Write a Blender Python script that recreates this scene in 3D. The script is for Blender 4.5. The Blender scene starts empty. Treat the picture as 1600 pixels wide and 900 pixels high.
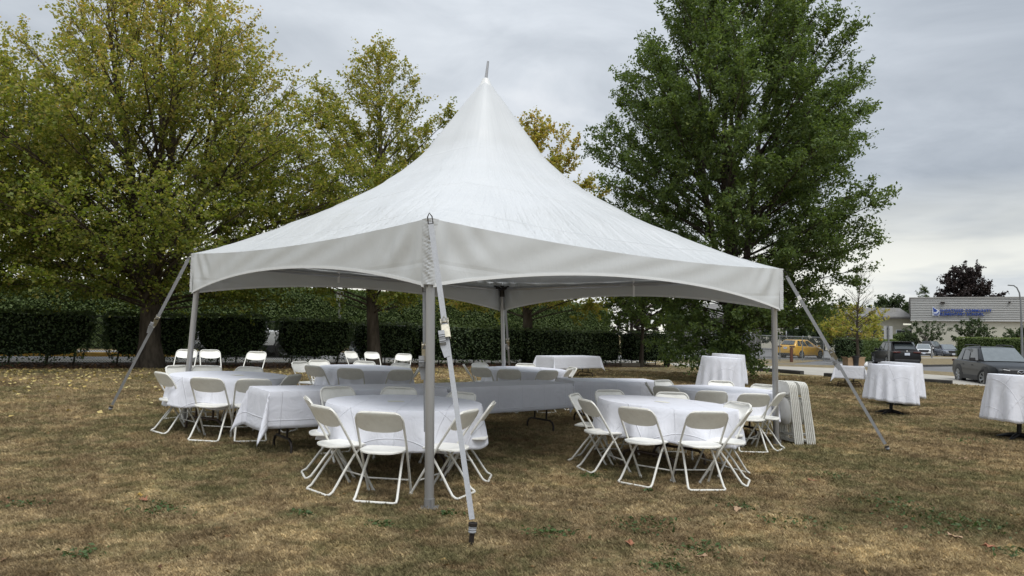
import bpy, bmesh, math, random
import numpy as np
from mathutils import Vector, Matrix
R_ = math.radians
random.seed(7); rng = np.random.default_rng(7)
S = bpy.context.scene
C = S.collection

# ------------------------------------------------------------------ camera, world, sun, exposure
CAM_H, PITCH, ROLL, FPX = 1.565, R_(3.3), .016, 1151.5
cam = bpy.data.cameras.new('camera'); cam_o = bpy.data.objects.new('camera', cam); C.objects.link(cam_o)
cam.sensor_width = 36; cam.lens = FPX / 1600 * 36; cam.clip_start = .05; cam.clip_end = 2000
cam_o.matrix_world = Matrix.Translation((0, 0, CAM_H)) @ Matrix.Rotation(R_(90) + PITCH, 4, 'X') @ Matrix.Rotation(ROLL, 4, 'Z')
S.camera = cam_o
S.render.resolution_x, S.render.resolution_y = 1024, 576
S.view_settings.view_transform = 'Standard'; S.view_settings.look = 'None'
S.view_settings.exposure = 0.72; S.view_settings.gamma = 1; S.view_settings.use_curve_mapping = False
SUN_EL, SUN_AZ = R_(62), R_(150)          # azimuth clockwise from +Y
sun = bpy.data.lights.new('sun', 'SUN'); sun_o = bpy.data.objects.new('sun', sun); C.objects.link(sun_o)
sun.energy = 1.5; sun.angle = R_(35); sun.color = (1, .985, .955)
sd = Vector((math.sin(SUN_AZ) * math.cos(SUN_EL), math.cos(SUN_AZ) * math.cos(SUN_EL), math.sin(SUN_EL)))
sun_o.rotation_euler = (-sd).to_track_quat('-Z', 'Y').to_euler(); sun_o.location = (30, -10, 60)

W = bpy.data.worlds.new('World'); S.world = W; W.use_nodes = True
nt = W.node_tree; nt.nodes.clear()
def N(t, typ, **kw):
    n = t.nodes.new(typ)
    for k, v in kw.items():
        if k.startswith('i_'):
            n.inputs[int(k[2:]) if k[2:].isdigit() else k[2:].replace('_', ' ')].default_value = v
        else: setattr(n, k, v)
    return n
def math_n(t, op, a, b=None, clamp=False):
    n = t.nodes.new('ShaderNodeMath'); n.operation = op; n.use_clamp = clamp
    for i, v in enumerate((a, b)):
        if v is None: continue
        if isinstance(v, (int, float)): n.inputs[i].default_value = v
        else: t.links.new(v, n.inputs[i])
    return n.outputs[0]
def mixc(t, fac, a, b, mode='MIX'):
    n = t.nodes.new('ShaderNodeMix'); n.data_type = 'RGBA'; n.blend_type = mode
    for s, v in ((n.inputs[0], fac), (n.inputs[6], a), (n.inputs[7], b)):
        if isinstance(v, (int, float)): s.default_value = v
        elif isinstance(v, tuple): s.default_value = (*v, 1) if len(v) == 3 else v
        else: t.links.new(v, s)
    return n.outputs[2]
def ramp(t, fac, stops, interp='LINEAR'):
    n = t.nodes.new('ShaderNodeValToRGB'); cr = n.color_ramp; cr.interpolation = interp
    while len(cr.elements) < len(stops): cr.elements.new(.5)
    for e, (p, c) in zip(cr.elements, stops):
        e.position = p; e.color = (*c, 1) if not isinstance(c, (int, float)) else (c, c, c, 1)
    t.links.new(fac, n.inputs[0]); return n.outputs[0]
def noise(t, vec, scale, detail=4, rough=.55, dist=0):
    n = t.nodes.new('ShaderNodeTexNoise'); n.inputs['Scale'].default_value = scale
    n.inputs['Detail'].default_value = detail; n.inputs['Roughness'].default_value = rough; n.inputs['Distortion'].default_value = dist
    if vec is not None: t.links.new(vec, n.inputs['Vector'])
    return n.outputs['Fac']
# overcast: a Nishita sky almost wholly covered by a cloud deck laid out on a plane overhead
sky = N(nt, 'ShaderNodeTexSky', sky_type='NISHITA', sun_disc=False, sun_elevation=SUN_EL, sun_rotation=SUN_AZ)
tc = N(nt, 'ShaderNodeTexCoord'); sep = N(nt, 'ShaderNodeSeparateXYZ'); nt.links.new(tc.outputs['Generated'], sep.inputs[0])
dz = math_n(nt, 'ADD', math_n(nt, 'MAXIMUM', sep.outputs[2], 0.0), .16)
cmb = N(nt, 'ShaderNodeCombineXYZ')
nt.links.new(math_n(nt, 'DIVIDE', sep.outputs[0], dz), cmb.inputs[0]); nt.links.new(math_n(nt, 'DIVIDE', sep.outputs[1], dz), cmb.inputs[1])
n1 = noise(nt, cmb.outputs[0], .55, 5, .5, .6); n2 = noise(nt, cmb.outputs[0], 2.3, 6, .6, .5)
nn = math_n(nt, 'ADD', math_n(nt, 'MULTIPLY', n1, .72), math_n(nt, 'MULTIPLY', n2, .28))
cl = ramp(nt, nn, [(.40, (3.6, 3.9, 4.3)), (.47, (4.4, 4.7, 5.1)), (.53, (5.2, 5.5, 5.9)), (.60, (6.4, 6.6, 6.9))])
low = ramp(nt, sep.outputs[2], [(.0, 1.0), (.10, .75), (.19, .0)])
brk = ramp(nt, noise(nt, cmb.outputs[0], .9, 4, .6, .3), [(.36, .25), (.58, 1.0)])
cl = mixc(nt, math_n(nt, 'MULTIPLY', low, brk), cl, (9.4, 9.1, 8.1))
cl = mixc(nt, 1.0, cl, ramp(nt, sep.outputs[2], [(.3, (.5, .5, .5)), (1.0, (.9, .9, .9))]), 'MULTIPLY')
cl = mixc(nt, 1.0, cl, (2., 2., 2.), 'MULTIPLY')
cl = mixc(nt, 1.0, cl, ramp(nt, math_n(nt, 'ADD', math_n(nt, 'MULTIPLY', sep.outputs[0], .5), .5), [(.42, (1.04, 1.04, 1.03)), (.76, (.80, .82, .84))]), 'MULTIPLY')
bg = N(nt, 'ShaderNodeBackground', i_1=.083); nt.links.new(mixc(nt, .94, sky.outputs[0], cl), bg.inputs[0])
wo = N(nt, 'ShaderNodeOutputWorld'); nt.links.new(bg.outputs[0], wo.inputs[0])

# ------------------------------------------------------------------ terrain
BUMPS = np.array([(-4.0, 10.4, .10), (-6.5, 16, .15), (-5, 14, .13), (-2.68, 13.2, .068), (.24, 14.7, .10), (.5, 17, .08), (1.8, 8.85, .02),
                  (3.2, 11.4, .02), (-1.17, 7.9, 0), (-.7, 6.4, 0), (-3, 8.7, .06), (3.9, 10.9, 0), (-6.7, 12.5, .10), (-9, 18, .1), (-1, 11, .0), (1, 12, .0), (6, 14, 0)])
def gz(x, y):
    x = np.asarray(x, float); y = np.asarray(y, float)
    num = 0; den = .15
    for bx, by, e in BUMPS:
        w = np.exp(-((x - bx) ** 2 + (y - by) ** 2) / (2 * 2.0 ** 2)); num = num + w * e; den = den + w
    return -.0145 * np.clip(x, -90, 90) + num / den
def g(x, y): return float(gz(x, y))
def slope_basis(x, y, d=.6):
    n = Vector((-(g(x + d, y) - g(x - d, y)) / (2 * d), -(g(x, y + d) - g(x, y - d)) / (2 * d), 1)).normalized()
    return n
_cp, _sp, _cr, _sr = math.cos(PITCH), math.sin(PITCH), math.cos(ROLL), math.sin(ROLL)
def ray(px, py):
    a, b = px - 800, 450 - py
    x, y = (a * _cr - b * _sr) / FPX, (a * _sr + b * _cr) / FPX
    return Vector((x, _cp - y * _sp, _sp + y * _cp))
def on_ground(px, py, h=0.):              # the point h above the ground that the photograph shows there
    d = ray(px, py); t = 8.
    for _ in range(40):
        p = d * t; t = max(.5, min(300, (g(p.x, p.y) + h - CAM_H) / d.z))
    return Vector((d.x * t, d.y * t, CAM_H + d.z * t))
def at_depth(px, py, Y):
    d = ray(px, py); t = Y / d.y
    return Vector((d.x * t, Y, CAM_H + d.z * t))

# ------------------------------------------------------------------ materials
MATS = {}
def pmat(name, base, rough=.5, metal=0., var=.12, scale=6., bump=0., bscale=40., spec=.5, coat=0., dirt=None, dirt_or_streak_amt=.3, stretch=None):
    if name in MATS: return MATS[name]
    m = bpy.data.materials.new(name); m.use_nodes = True; t = m.node_tree; b = t.nodes['Principled BSDF']
    tc = N(t, 'ShaderNodeTexCoord'); v = tc.outputs['Object']
    if stretch:
        mp = N(t, 'ShaderNodeMapping'); mp.inputs['Scale'].default_value = stretch; t.links.new(v, mp.inputs[0]); v = mp.outputs[0]
    n = noise(t, v, scale, 5, .6)
    lo = tuple(max(0, c * (1 - var)) for c in base); hi = tuple(min(1, c * (1 + var)) for c in base)
    col = ramp(t, n, [(.3, lo), (.7, hi)])
    if dirt:
        dn = ramp(t, noise(t, v, scale * 2.3, 6, .7), [(.5, 0), (.75, 1)])
        col = mixc(t, math_n(t, 'MULTIPLY', dn, dirt_or_streak_amt), col, dirt)
    t.links.new(col, b.inputs['Base Color'])
    b.inputs['Roughness'].default_value = rough; b.inputs['Metallic'].default_value = metal
    b.inputs['Specular IOR Level'].default_value = spec; b.inputs['Coat Weight'].default_value = coat; b.inputs['Coat Roughness'].default_value = .05
    if bump:
        bn = N(t, 'ShaderNodeBump', i_Strength=bump, i_Distance=.02); t.links.new(noise(t, v, bscale, 6, .6), bn.inputs['Height']); t.links.new(bn.outputs[0], b.inputs['Normal'])
    MATS[name] = m; return m
def leafmat(name, stops, trans=.35, rough=.55):
    m = bpy.data.materials.new(name); m.use_nodes = True; t = m.node_tree; b = t.nodes['Principled BSDF']
    a = N(t, 'ShaderNodeAttribute', attribute_name='tint')
    col = ramp(t, a.outputs['Fac'], stops)
    t.links.new(col, b.inputs['Base Color']); b.inputs['Roughness'].default_value = rough; b.inputs['Specular IOR Level'].default_value = .35
    tr = N(t, 'ShaderNodeBsdfTranslucent'); t.links.new(mixc(t, 1.0, col, (1.2, 1.25, .6), 'MULTIPLY'), tr.inputs[0])
    mx = N(t, 'ShaderNodeMixShader', i_0=trans); t.links.new(b.outputs[0], mx.inputs[1]); t.links.new(tr.outputs[0], mx.inputs[2])
    t.links.new(mx.outputs[0], t.nodes['Material Output'].inputs[0]); return m

# ------------------------------------------------------------------ object helpers
def link(o, parent=None):
    C.objects.link(o)
    if parent is not None: o.parent = parent
    return o
def tag(o, label=None, cat=None, group=None, kind=None):
    for k, v in (('label', label), ('category', cat), ('group', group), ('kind', kind)):
        if v: o[k] = v
    return o
def thing(name, label, cat, loc=(0, 0, 0), rz=0., group=None, normal=None):
    o = bpy.data.objects.new(name, None); o.empty_display_size = .2; link(o)
    q = Matrix.Rotation(rz, 4, 'Z')
    if normal is not None: q = Vector((0, 0, 1)).rotation_difference(normal).to_matrix().to_4x4() @ q
    o.matrix_world = Matrix.Translation(loc) @ q
    o.rotation_mode = 'XYZ'
    return tag(o, label, cat, group)
def copy_tree(o, parent=None):
    c = o.copy(); C.objects.link(c)
    if parent is not None: c.parent = parent
    for ch in list(o.children): copy_tree(ch, c)
    return c
class MB:
    def __init__(s): s.v = []; s.f = []; s.uv = None
    def add(s, vs, fs):
        n = len(s.v); s.v += [tuple(p) for p in vs]; s.f += [tuple(i + n for i in f) for f in fs]; return s
    def box(s, c, d, rot=None):
        x, y, z = d[0] / 2, d[1] / 2, d[2] / 2
        vs = [Vector((a * x, b * y, e * z)) for a in (-1, 1) for b in (-1, 1) for e in (-1, 1)]
        if rot is not None: vs = [rot @ v for v in vs]
        return s.add([v + Vector(c) for v in vs], [(0, 1, 3, 2), (4, 6, 7, 5), (0, 4, 5, 1), (2, 3, 7, 6), (0, 2, 6, 4), (1, 5, 7, 3)])
    def tube(s, pts, r, n=8, caps=True, flat=None):
        pts = [Vector(p) for p in pts]; rs = r if isinstance(r, (list, tuple)) else [r] * len(pts)
        vs = []; up = None
        for i, p in enumerate(pts):
            d = (pts[min(i + 1, len(pts) - 1)] - pts[max(i - 1, 0)]).normalized()
            if up is None: up = d.orthogonal().normalized()
            up = (up - d * up.dot(d));  up = up.normalized() if up.length > 1e-6 else d.orthogonal().normalized()
            w = d.cross(up)
            for k in range(n):
                a = 2 * math.pi * k / n
                vs.append(p + (up * math.cos(a) + w * math.sin(a)) * rs[i])
        fs = [(i * n + k, i * n + (k + 1) % n, (i + 1) * n + (k + 1) % n, (i + 1) * n + k) for i in range(len(pts) - 1) for k in range(n)]
        if caps: fs += [tuple(range(n - 1, -1, -1)), tuple((len(pts) - 1) * n + k for k in range(n))]
        return s.add(vs, fs)
    def lathe(s, prof, n=24, M=None, caps=True):
        vs = []
        for r, z in prof:
            for k in range(n):
                a = 2 * math.pi * k / n; p = Vector((r * math.cos(a), r * math.sin(a), z)); vs.append(M @ p if M is not None else p)
        m = len(prof)
        fs = [(i * n + k, i * n + (k + 1) % n, (i + 1) * n + (k + 1) % n, (i + 1) * n + k) for i in range(m - 1) for k in range(n)]
        if caps: fs += [tuple(range(n - 1, -1, -1)), tuple((m - 1) * n + k for k in range(n))]
        return s.add(vs, fs)
    def prism(s, poly, y0, y1, M=None):
        n = len(poly); vs = [Vector((x, y0, z)) for x, z in poly] + [Vector((x, y1, z)) for x, z in poly]
        if M is not None: vs = [M @ v for v in vs]
        return s.add(vs, [tuple(range(n)), tuple(range(2 * n - 1, n - 1, -1))] + [(k, k + n, (k + 1) % n + n, (k + 1) % n) for k in range(n)])
    def grid(s, fn, nu, nv, closed_u=False, uvfn=None):
        vs = [fn(i / nu, j / nv) for j in range(nv + 1) for i in range(nu if closed_u else nu + 1)]
        w = nu if closed_u else nu + 1
        fs = [(j * w + i, j * w + (i + 1) % w, (j + 1) * w + (i + 1) % w, (j + 1) * w + i) for j in range(nv) for i in range(nu)]
        return s.add(vs, fs)
    def mesh(s, name, m, smooth=True, recalc=False):
        me = bpy.data.meshes.new(name); me.from_pydata(s.v, [], s.f)
        if m: me.materials.append(m)
        if recalc:
            b = bmesh.new(); b.from_mesh(me); bmesh.ops.recalc_face_normals(b, faces=b.faces); b.to_mesh(me); b.free()
        if smooth:
            me.polygons.foreach_set('use_smooth', [True] * len(me.polygons))
            try: me.set_sharp_from_angle(angle=R_(38))
            except Exception: pass
        if s.uv is not None:
            l = me.uv_layers.new(name='UVMap'); li = np.empty(len(me.loops), np.int32); me.loops.foreach_get('vertex_index', li)
            l.data.foreach_set('uv', np.asarray(s.uv, np.float32)[li].ravel())
        me.update(); return me
    def build(s, name, m, parent=None, smooth=True, recalc=True, bevel=0.):
        o = bpy.data.objects.new(name, s.mesh(name, m, smooth, recalc)); link(o, parent)
        if bevel:
            b = o.modifiers.new('edge', 'BEVEL'); b.width = bevel; b.segments = 2; b.limit_method = 'ANGLE'; b.angle_limit = R_(40)
        return o
def quads(name, V, tint, m, parent=None, attr='tint', nper=4):
    n = len(V); me = bpy.data.meshes.new(name)
    me.vertices.add(n * nper); me.vertices.foreach_set('co', np.ascontiguousarray(V, np.float32).ravel())
    me.loops.add(n * nper); me.loops.foreach_set('vertex_index', np.arange(n * nper, dtype=np.int32))
    me.polygons.add(n); me.polygons.foreach_set('loop_start', np.arange(0, n * nper, nper, dtype=np.int32)); me.polygons.foreach_set('loop_total', np.full(n, nper, np.int32))
    a = me.attributes.new(attr, 'FLOAT', 'FACE'); a.data.foreach_set('value', np.asarray(tint, np.float32))
    me.materials.append(m); me.update(calc_edges=True)
    return link(bpy.data.objects.new(name, me), parent)
def unit(a): return a / np.maximum(np.linalg.norm(a, axis=-1, keepdims=True), 1e-9)
def leaf_quads(c, size, aspect, flat=.5, out=None):
    """kite-shaped leaves round the points c: random heading, tilted about half-way to horizontal"""
    n = len(c); nr = unit(rng.normal(size=(n, 3)) * np.array([1, 1, 1]) + np.array([0, 0, flat * 2]))
    if out is not None: nr = unit(nr * .6 + out)
    u = unit(np.cross(nr, rng.normal(size=(n, 3)))); v = np.cross(nr, u)
    L = (size * rng.uniform(.65, 1.25, n))[:, None]; Wd = L * aspect
    return np.stack([c - u * L * .5, c + v * Wd * .5 + u * L * .08 + nr * L * .08, c + u * L * .5 - nr * L * .1, c - v * Wd * .5 + u * L * .08 + nr * L * .08], 1)

# ------------------------------------------------------------------ common materials
M_chair = pmat('ivory_plastic', (.79, .78, .73), .42, var=.05, scale=9, dirt=(.52, .47, .38), dirt_or_streak_amt=.25)
M_frame = pmat('cream_enamel', (.70, .69, .64), .38, var=.06, scale=14, dirt=(.32, .28, .22), dirt_or_streak_amt=.35)
M_alu = pmat('aluminium_tube', (.40, .40, .405), .42, .75, var=.1, scale=5, bump=.05, bscale=120, stretch=(1, 1, .15))
M_dark = pmat('dark_steel', (.035, .028, .024), .5, .4, var=.25, scale=12)
M_brown = pmat('brown_enamel', (.06, .04, .03), .45, .3, var=.2, scale=12)
M_black = pmat('black_iron', (.015, .015, .016), .45, .3, var=.2)
M_steel = pmat('zinc_steel', (.45, .42, .34), .35, .9, var=.25, scale=30)
M_web = pmat('grey_webbing', (.34, .35, .37), .8, var=.08, scale=60, bump=.3, bscale=300)
M_tag = pmat('white_tag', (.8, .8, .8), .6, var=.04)
M_wood = pmat('table_board', (.30, .22, .14), .6, var=.15)
M_cable = pmat('wire_rope', (.25, .25, .26), .4, .8)
def cloth_mat(name, base):
    m = bpy.data.materials.new(name); m.use_nodes = True; t = m.node_tree; b = t.nodes['Principled BSDF']
    uv = N(t, 'ShaderNodeUVMap'); sp = N(t, 'ShaderNodeSeparateXYZ'); t.links.new(uv.outputs[0], sp.inputs[0])
    hs = None
    for i, period in ((0, .46), (1, .38)):                 # folds left from the packed cloth: thin ridges on a grid of the flat cloth
        q = math_n(t, 'ABSOLUTE', math_n(t, 'SUBTRACT', math_n(t, 'FRACT', math_n(t, 'ADD', math_n(t, 'DIVIDE', sp.outputs[i], period), .31)), .5))
        q = math_n(t, 'SUBTRACT', 1.0, math_n(t, 'MULTIPLY', q, 48.), True)
        q = math_n(t, 'MULTIPLY', q, math_n(t, 'ADD', noise(t, uv.outputs[0], 2.2, 2), .0))
        hs = q if hs is None else math_n(t, 'ADD', hs, q)
    wr = noise(t, uv.outputs[0], 4.2, 5, .5, 1.8)
    hh = math_n(t, 'ADD', math_n(t, 'MULTIPLY', hs, 1.1), math_n(t, 'MULTIPLY', wr, 1.1))
    bn = N(t, 'ShaderNodeBump', i_Strength=.55, i_Distance=.02); t.links.new(hh, bn.inputs['Height']); t.links.new(bn.outputs[0], b.inputs['Normal'])
    col = ramp(t, noise(t, uv.outputs[0], 3, 3), [(.3, tuple(c * .96 for c in base)), (.7, base)])
    t.links.new(col, b.inputs['Base Color']); b.inputs['Roughness'].default_value = .85; b.inputs['Specular IOR Level'].default_value = .2
    b.inputs['Sheen Weight'].default_value = .15
    tr = N(t, 'ShaderNodeBsdfTranslucent'); t.links.new(col, tr.inputs[0])
    mx = N(t, 'ShaderNodeMixShader', i_0=.12); t.links.new(b.outputs[0], mx.inputs[1]); t.links.new(tr.outputs[0], mx.inputs[2]); t.links.new(mx.outputs[0], t.nodes['Material Output'].inputs[0])
    return m
M_cloth = cloth_mat('white_polyester', (.80, .81, .87))

# ------------------------------------------------------------------ ground, roads
def lawn_colour(t, pos):
    big = noise(t, pos, .33, 3, .5, .4); mid = noise(t, pos, 1.5, 5, .6, .5); fine = noise(t, pos, 9, 6, .7)
    straw = ramp(t, fine, [(.28, (.175, .135, .075)), (.5, (.36, .285, .17)), (.72, (.54, .445, .285))])
    warm = mixc(t, ramp(t, mid, [(.38, 0), (.66, .75)]), straw, (.215, .155, .09))
    warm = mixc(t, 1.0, warm, ramp(t, noise(t, pos, .55, 4, .6, 1.2), [(.34, (.62, .60, .58)), (.5, (1., 1., 1.)), (.66, (1.3, 1.3, 1.25))]), 'MULTIPLY')
    warm = mixc(t, 1.0, warm, ramp(t, noise(t, pos, 3.4, 4, .7, .8), [(.36, (.66, .63, .60)), (.5, (1., .99, .97)), (.64, (1.24, 1.22, 1.18))]), 'MULTIPLY')
    gm = math_n(t, 'ADD', math_n(t, 'MULTIPLY', big, .45), math_n(t, 'MULTIPLY', noise(t, pos, 2.6, 4, .65, .8), .55))
    green = ramp(t, fine, [(.3, (.075, .085, .036)), (.7, (.16, .17, .075))])
    return mixc(t, ramp(t, gm, [(.47, 0), (.56, .5), (.69, .85)]), warm, green)
M_lawn = bpy.data.materials.new('dry_lawn'); M_lawn.use_nodes = True; t = M_lawn.node_tree; b = t.nodes['Principled BSDF']
gp = N(t, 'ShaderNodeNewGeometry'); pos = gp.outputs['Position']
t.links.new(lawn_colour(t, pos), b.inputs['Base Color']); b.inputs['Roughness'].default_value = .95; b.inputs['Specular IOR Level'].default_value = .1
bn = N(t, 'ShaderNodeBump', i_Strength=.7, i_Distance=.03); t.links.new(noise(t, pos, 45, 6, .7), bn.inputs['Height']); t.links.new(bn.outputs[0], b.inputs['Normal'])
M_blade = bpy.data.materials.new('grass_blade'); M_blade.use_nodes = True; t = M_blade.node_tree; b = t.nodes['Principled BSDF']
gp = N(t, 'ShaderNodeNewGeometry'); oi = N(t, 'ShaderNodeObjectInfo')
bc = mixc(t, 1.0, lawn_colour(t, gp.outputs['Position']), ramp(t, oi.outputs['Random'], [(0, (.78, .77, .76)), (.7, (1.15, 1.14, 1.10)), (1, (1.5, 1.46, 1.36))]), 'MULTIPLY')
t.links.new(bc, b.inputs['Base Color']); b.inputs['Roughness'].default_value = .8; b.inputs['Specular IOR Level'].default_value = .15

def sheet_from_grid(name, xs, ys, m, dz=0.):
    X, Y = np.meshgrid(xs, ys); Z = gz(X, Y) + dz
    V = np.stack([X, Y, Z], -1).reshape(-1, 3); w = len(xs)
    F = [(j * w + i, j * w + i + 1, (j + 1) * w + i + 1, (j + 1) * w + i) for j in range(len(ys) - 1) for i in range(w - 1)]
    mb = MB(); mb.v = V.tolist(); mb.f = F
    return mb.build(name, m, None, recalc=False)
xs = np.unique(np.concatenate([np.arange(-20, 20.1, .5), np.array([-600, -300, -150, -90, -60, -40, -30, -25, 25, 30, 40, 60, 90, 150, 300, 600])]))
ys = np.unique(np.concatenate([np.arange(-4, 30.1, .5), np.array([-60, -30, -15, -8, 35, 40, 50, 60, 80, 110, 150, 220, 400, 900])]))
tag(sheet_from_grid('ground', xs, ys, M_lawn), kind='structure', label='dry brown lawn with greener patches')
def strip(name, near, far, m, dz, n=24, label=None, kind='structure', k=4):
    """sheet between two polylines (plan points), laid on the terrain"""
    def along(pl, u):
        pl = [Vector(p[:2]) for p in pl]; d = [0]
        for a, b in zip(pl, pl[1:]): d.append(d[-1] + (b - a).length)
        s = u * d[-1]
        for i in range(len(pl) - 1):
            if s <= d[i + 1] + 1e-9: return pl[i].lerp(pl[i + 1], (s - d[i]) / max(1e-9, d[i + 1] - d[i]))
        return pl[-1]
    mb = MB()
    def fn(u, v):
        p = along(near, u).lerp(along(far, u), v); return (p.x, p.y, g(p.x, p.y) + dz)
    mb.grid(fn, n, k); return tag(mb.build(name, m, recalc=False), kind=kind, label=label)
M_asph = pmat('asphalt', (.155, .155, .155), .9, var=.14, scale=.8, bump=.3, bscale=60, spec=.25, dirt=(.10, .095, .09), dirt_or_streak_amt=.4)
M_road = pmat('worn_asphalt', (.24, .24, .24), .9, var=.1, scale=.5, bump=.2, bscale=50, spec=.25)
M_conc = pmat('concrete', (.36, .34, .30), .9, var=.1, scale=.7, bump=.2, bscale=40, spec=.2, dirt=(.26, .23, .19), dirt_or_streak_amt=.4)
M_kerbd = pmat('dark_kerb', (.055, .053, .05), .9, var=.3, scale=3, bump=.4, bscale=30, spec=.2)
M_kerb = pmat('kerb_concrete', (.30, .29, .27), .9, var=.12, scale=2, bump=.2)
M_yel = pmat('yellow_paint', (.55, .31, .03), .7, var=.12, scale=3, dirt=(.3, .2, .06), dirt_or_streak_amt=.5)
M_line = pmat('road_paint', (.62, .62, .60), .8, var=.1)
M_verge = pmat('dry_verge', (.19, .155, .095), .95, var=.3, scale=2.5, bump=.6, bscale=40, spec=.1)
M_mulch = pmat('bark_mulch', (.075, .048, .032), .95, var=.5, scale=6, bump=.9, bscale=30, spec=.1, dirt=(.16, .10, .055), dirt_or_streak_amt=.5)
# hedge line: a street runs behind it, heading away to the right
H0 = Vector((-15.4, 22.4)); HU = Vector((.829, .559)).normalized(); HN = Vector((-HU.y, HU.x))
def hl(s, off): return H0 + HU * s + HN * off
strip('mulch_bed', [hl(-14, -2.3), hl(4, -2.2), hl(12, -2.0), hl(20, -1.5), hl(27.5, -1.0)], [hl(-14, 2.1), hl(27.5, 2.1)], M_mulch, .004, 40)
strip('pavement', [hl(-30, 2.1), hl(30, 2.1)], [hl(-30, 4.6), hl(30, 4.6)], M_conc, .03, 30)
strip('road', [hl(-60, 4.8), hl(60, 4.8)], [hl(-60, 13.5), hl(60, 13.5)], M_road, .004, 50, label='grey street behind the hedges')
# right hand side: lawn edge, concrete path, verge, drive, car park
E = [on_ground(px, py).xy for px, py in ((1052, 571.5), (1180, 579.8), (1480, 600.5))]
E.append(E[-1] + (E[-1] - E[-2]).normalized() * 22)
Fp = [on_ground(px, py).xy for px, py in ((1046, 567.5), (1190, 571.5), (1310, 575.5), (1470, 586.5))]; Fp.append(Fp[-1] + (Fp[-1] - Fp[-2]).normalized() * 26)
Gp = [on_ground(px, py).xy for px, py in ((1046, 566), (1190, 568.3), (1310, 571), (1470, 580.5))]; Gp.append(Gp[-1] + (Gp[-1] - Gp[-2]).normalized() * 30)
strip('footpath', E, Fp, M_conc, .008, 40, label='pale concrete path along the lawn edge')
strip('verge', Fp, Gp, M_verge, .004, 40)
FAR = [(36, 240), (70, 240), (150, 200), (220, 120)]
strip('car_park', Gp, FAR, M_asph, .004, 50, label='grey asphalt drive and car park', k=30)
isl0 = [on_ground(px, py).xy for px, py in ((1396, 574.5), (1430, 573.5), (1500, 572.5))]; isl0.append(isl0[-1] + (isl0[-1] - isl0[-2]).normalized() * 30)
isl1 = [on_ground(px, py).xy for px, py in ((1396, 558.5), (1430, 557.6), (1500, 557.3))]; isl1.append(isl1[-1] + (isl1[-1] - isl1[-2]).normalized() * 40)
strip('grass_island', isl0, isl1, M_verge, .10, 30, label='dry grass strip between the drive and the car park')
pth0 = [on_ground(px, 561.6).xy for px in (1396, 1500, 1560)]; pth1 = [on_ground(px, 560.4).xy for px in (1396, 1500, 1560)]
strip('path', pth0, pth1, M_conc, .112, 20, label='thin pale path across the grass strip')
gl0 = [on_ground(px, py).xy for px, py in ((1046, 565.8), (1190, 567.8), (1238, 568.6))]; gl1 = [on_ground(px, py).xy for px, py in ((1046, 560.5), (1190, 561.5), (1290, 563))]
strip('roadside_grass', gl0, gl1, M_verge, .012, 20)
def kerb(name, a, b, w, h, m, label=None, cat=None, dz=0., group=None):
    a, b = Vector(a), Vector(b); d = (b - a).normalized(); n = Vector((-d.y, d.x)); mb = MB(); k = max(2, int((b - a).length / 2))
    vs = []
    for i in range(k + 1):
        p = a.lerp(b, i / k); z = g(p.x, p.y) + dz
        for q, zz in ((0, -.05), (0, h - .025), (.02, h), (w - .02, h), (w, h - .025), (w, -.05)):
            pp = p + n * q; vs.append((pp.x, pp.y, z + zz))
    fs = [(i * 6 + j, i * 6 + j + 1, (i + 1) * 6 + j + 1, (i + 1) * 6 + j) for i in range(k) for j in range(5)] + [(5, 4, 3, 2, 1, 0), tuple(k * 6 + j for j in range(6))]
    mb.add(vs, fs); o = mb.build(name, m, smooth=False)
    return tag(o, label, cat, group, None if cat else 'structure')
for i in range(len(isl0) - 1): kerb('kerb', isl0[i], isl0[i + 1], .15, .14, M_kerbd)
e0, e1 = on_ground(1180, 584).xy, on_ground(1249, 585.5).xy
for (a, b, lab) in (((1168, 578.5), (1213, 582.0), 'dark kerb block on the lawn edge, passing behind the right tent pole'), ((1214.5, 582.2), (1250, 585.2), 'dark kerb block on the lawn edge just right of the tent pole'),
                    ((1287, 588.5), (1312, 590.3), 'dark kerb block behind the small table with cardboard boxes'), ((1395, 595.3), (1487, 600.9), 'long dark kerb block ending at the grey suv')):
    kerb('kerb_block', on_ground(*a).xy, on_ground(*b).xy, .25, .16, M_kerbd, lab, 'kerb block', group='kerb blocks along the lawn edge')
# yellow kerb in the street at the left
kerb('yellow_kerb', hl(-.5, 7.0), hl(6.0, 7.0), .35, .17, M_yel, 'yellow painted kerb seen through the fence at the left', 'kerb')
strip('lane_line', [hl(-40, 9.0), hl(60, 9.0)], [hl(-40, 9.13), hl(60, 9.13)], M_line, .009, 40)

# ------------------------------------------------------------------ grass blades
tmpl = bpy.data.collections.new('tufts')
for k in range(6):
    mb = MB()
    for _ in range(16):
        a = random.uniform(0, 6.28); r = random.uniform(0, .045); bx, by = r * math.cos(a), r * math.sin(a)
        h = random.uniform(.012, .030); l = random.uniform(.008, .03); b2 = random.uniform(0, 6.28); w = .0017
        dx, dy = math.cos(b2), math.sin(b2)
        mb.add([(bx - dy * w, by + dx * w, -.004), (bx + dy * w, by - dx * w, -.004), (bx + dx * l * .4 + dy * w * .8, by + dy * l * .4 - dx * w * .8, h * .7), (bx + dx * l, by + dy * l, h)], [(0, 1, 2), (0, 2, 3)])
    o = bpy.data.objects.new('tuft', mb.mesh('tuft', M_blade, smooth=False)); tmpl.objects.link(o)
def in_mulch(x, y):
    s = (x - H0.x) * HU.x + (y - H0.y) * HU.y; off = (x - H0.x) * HN.x + (y - H0.y) * HN.y
    return off > np.where(s < 12, -2.1, np.where(s < 20, -1.7, -1.0))
En = Vector((-(E[2] - E[1]).y, (E[2] - E[1]).x)).normalized()
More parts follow.
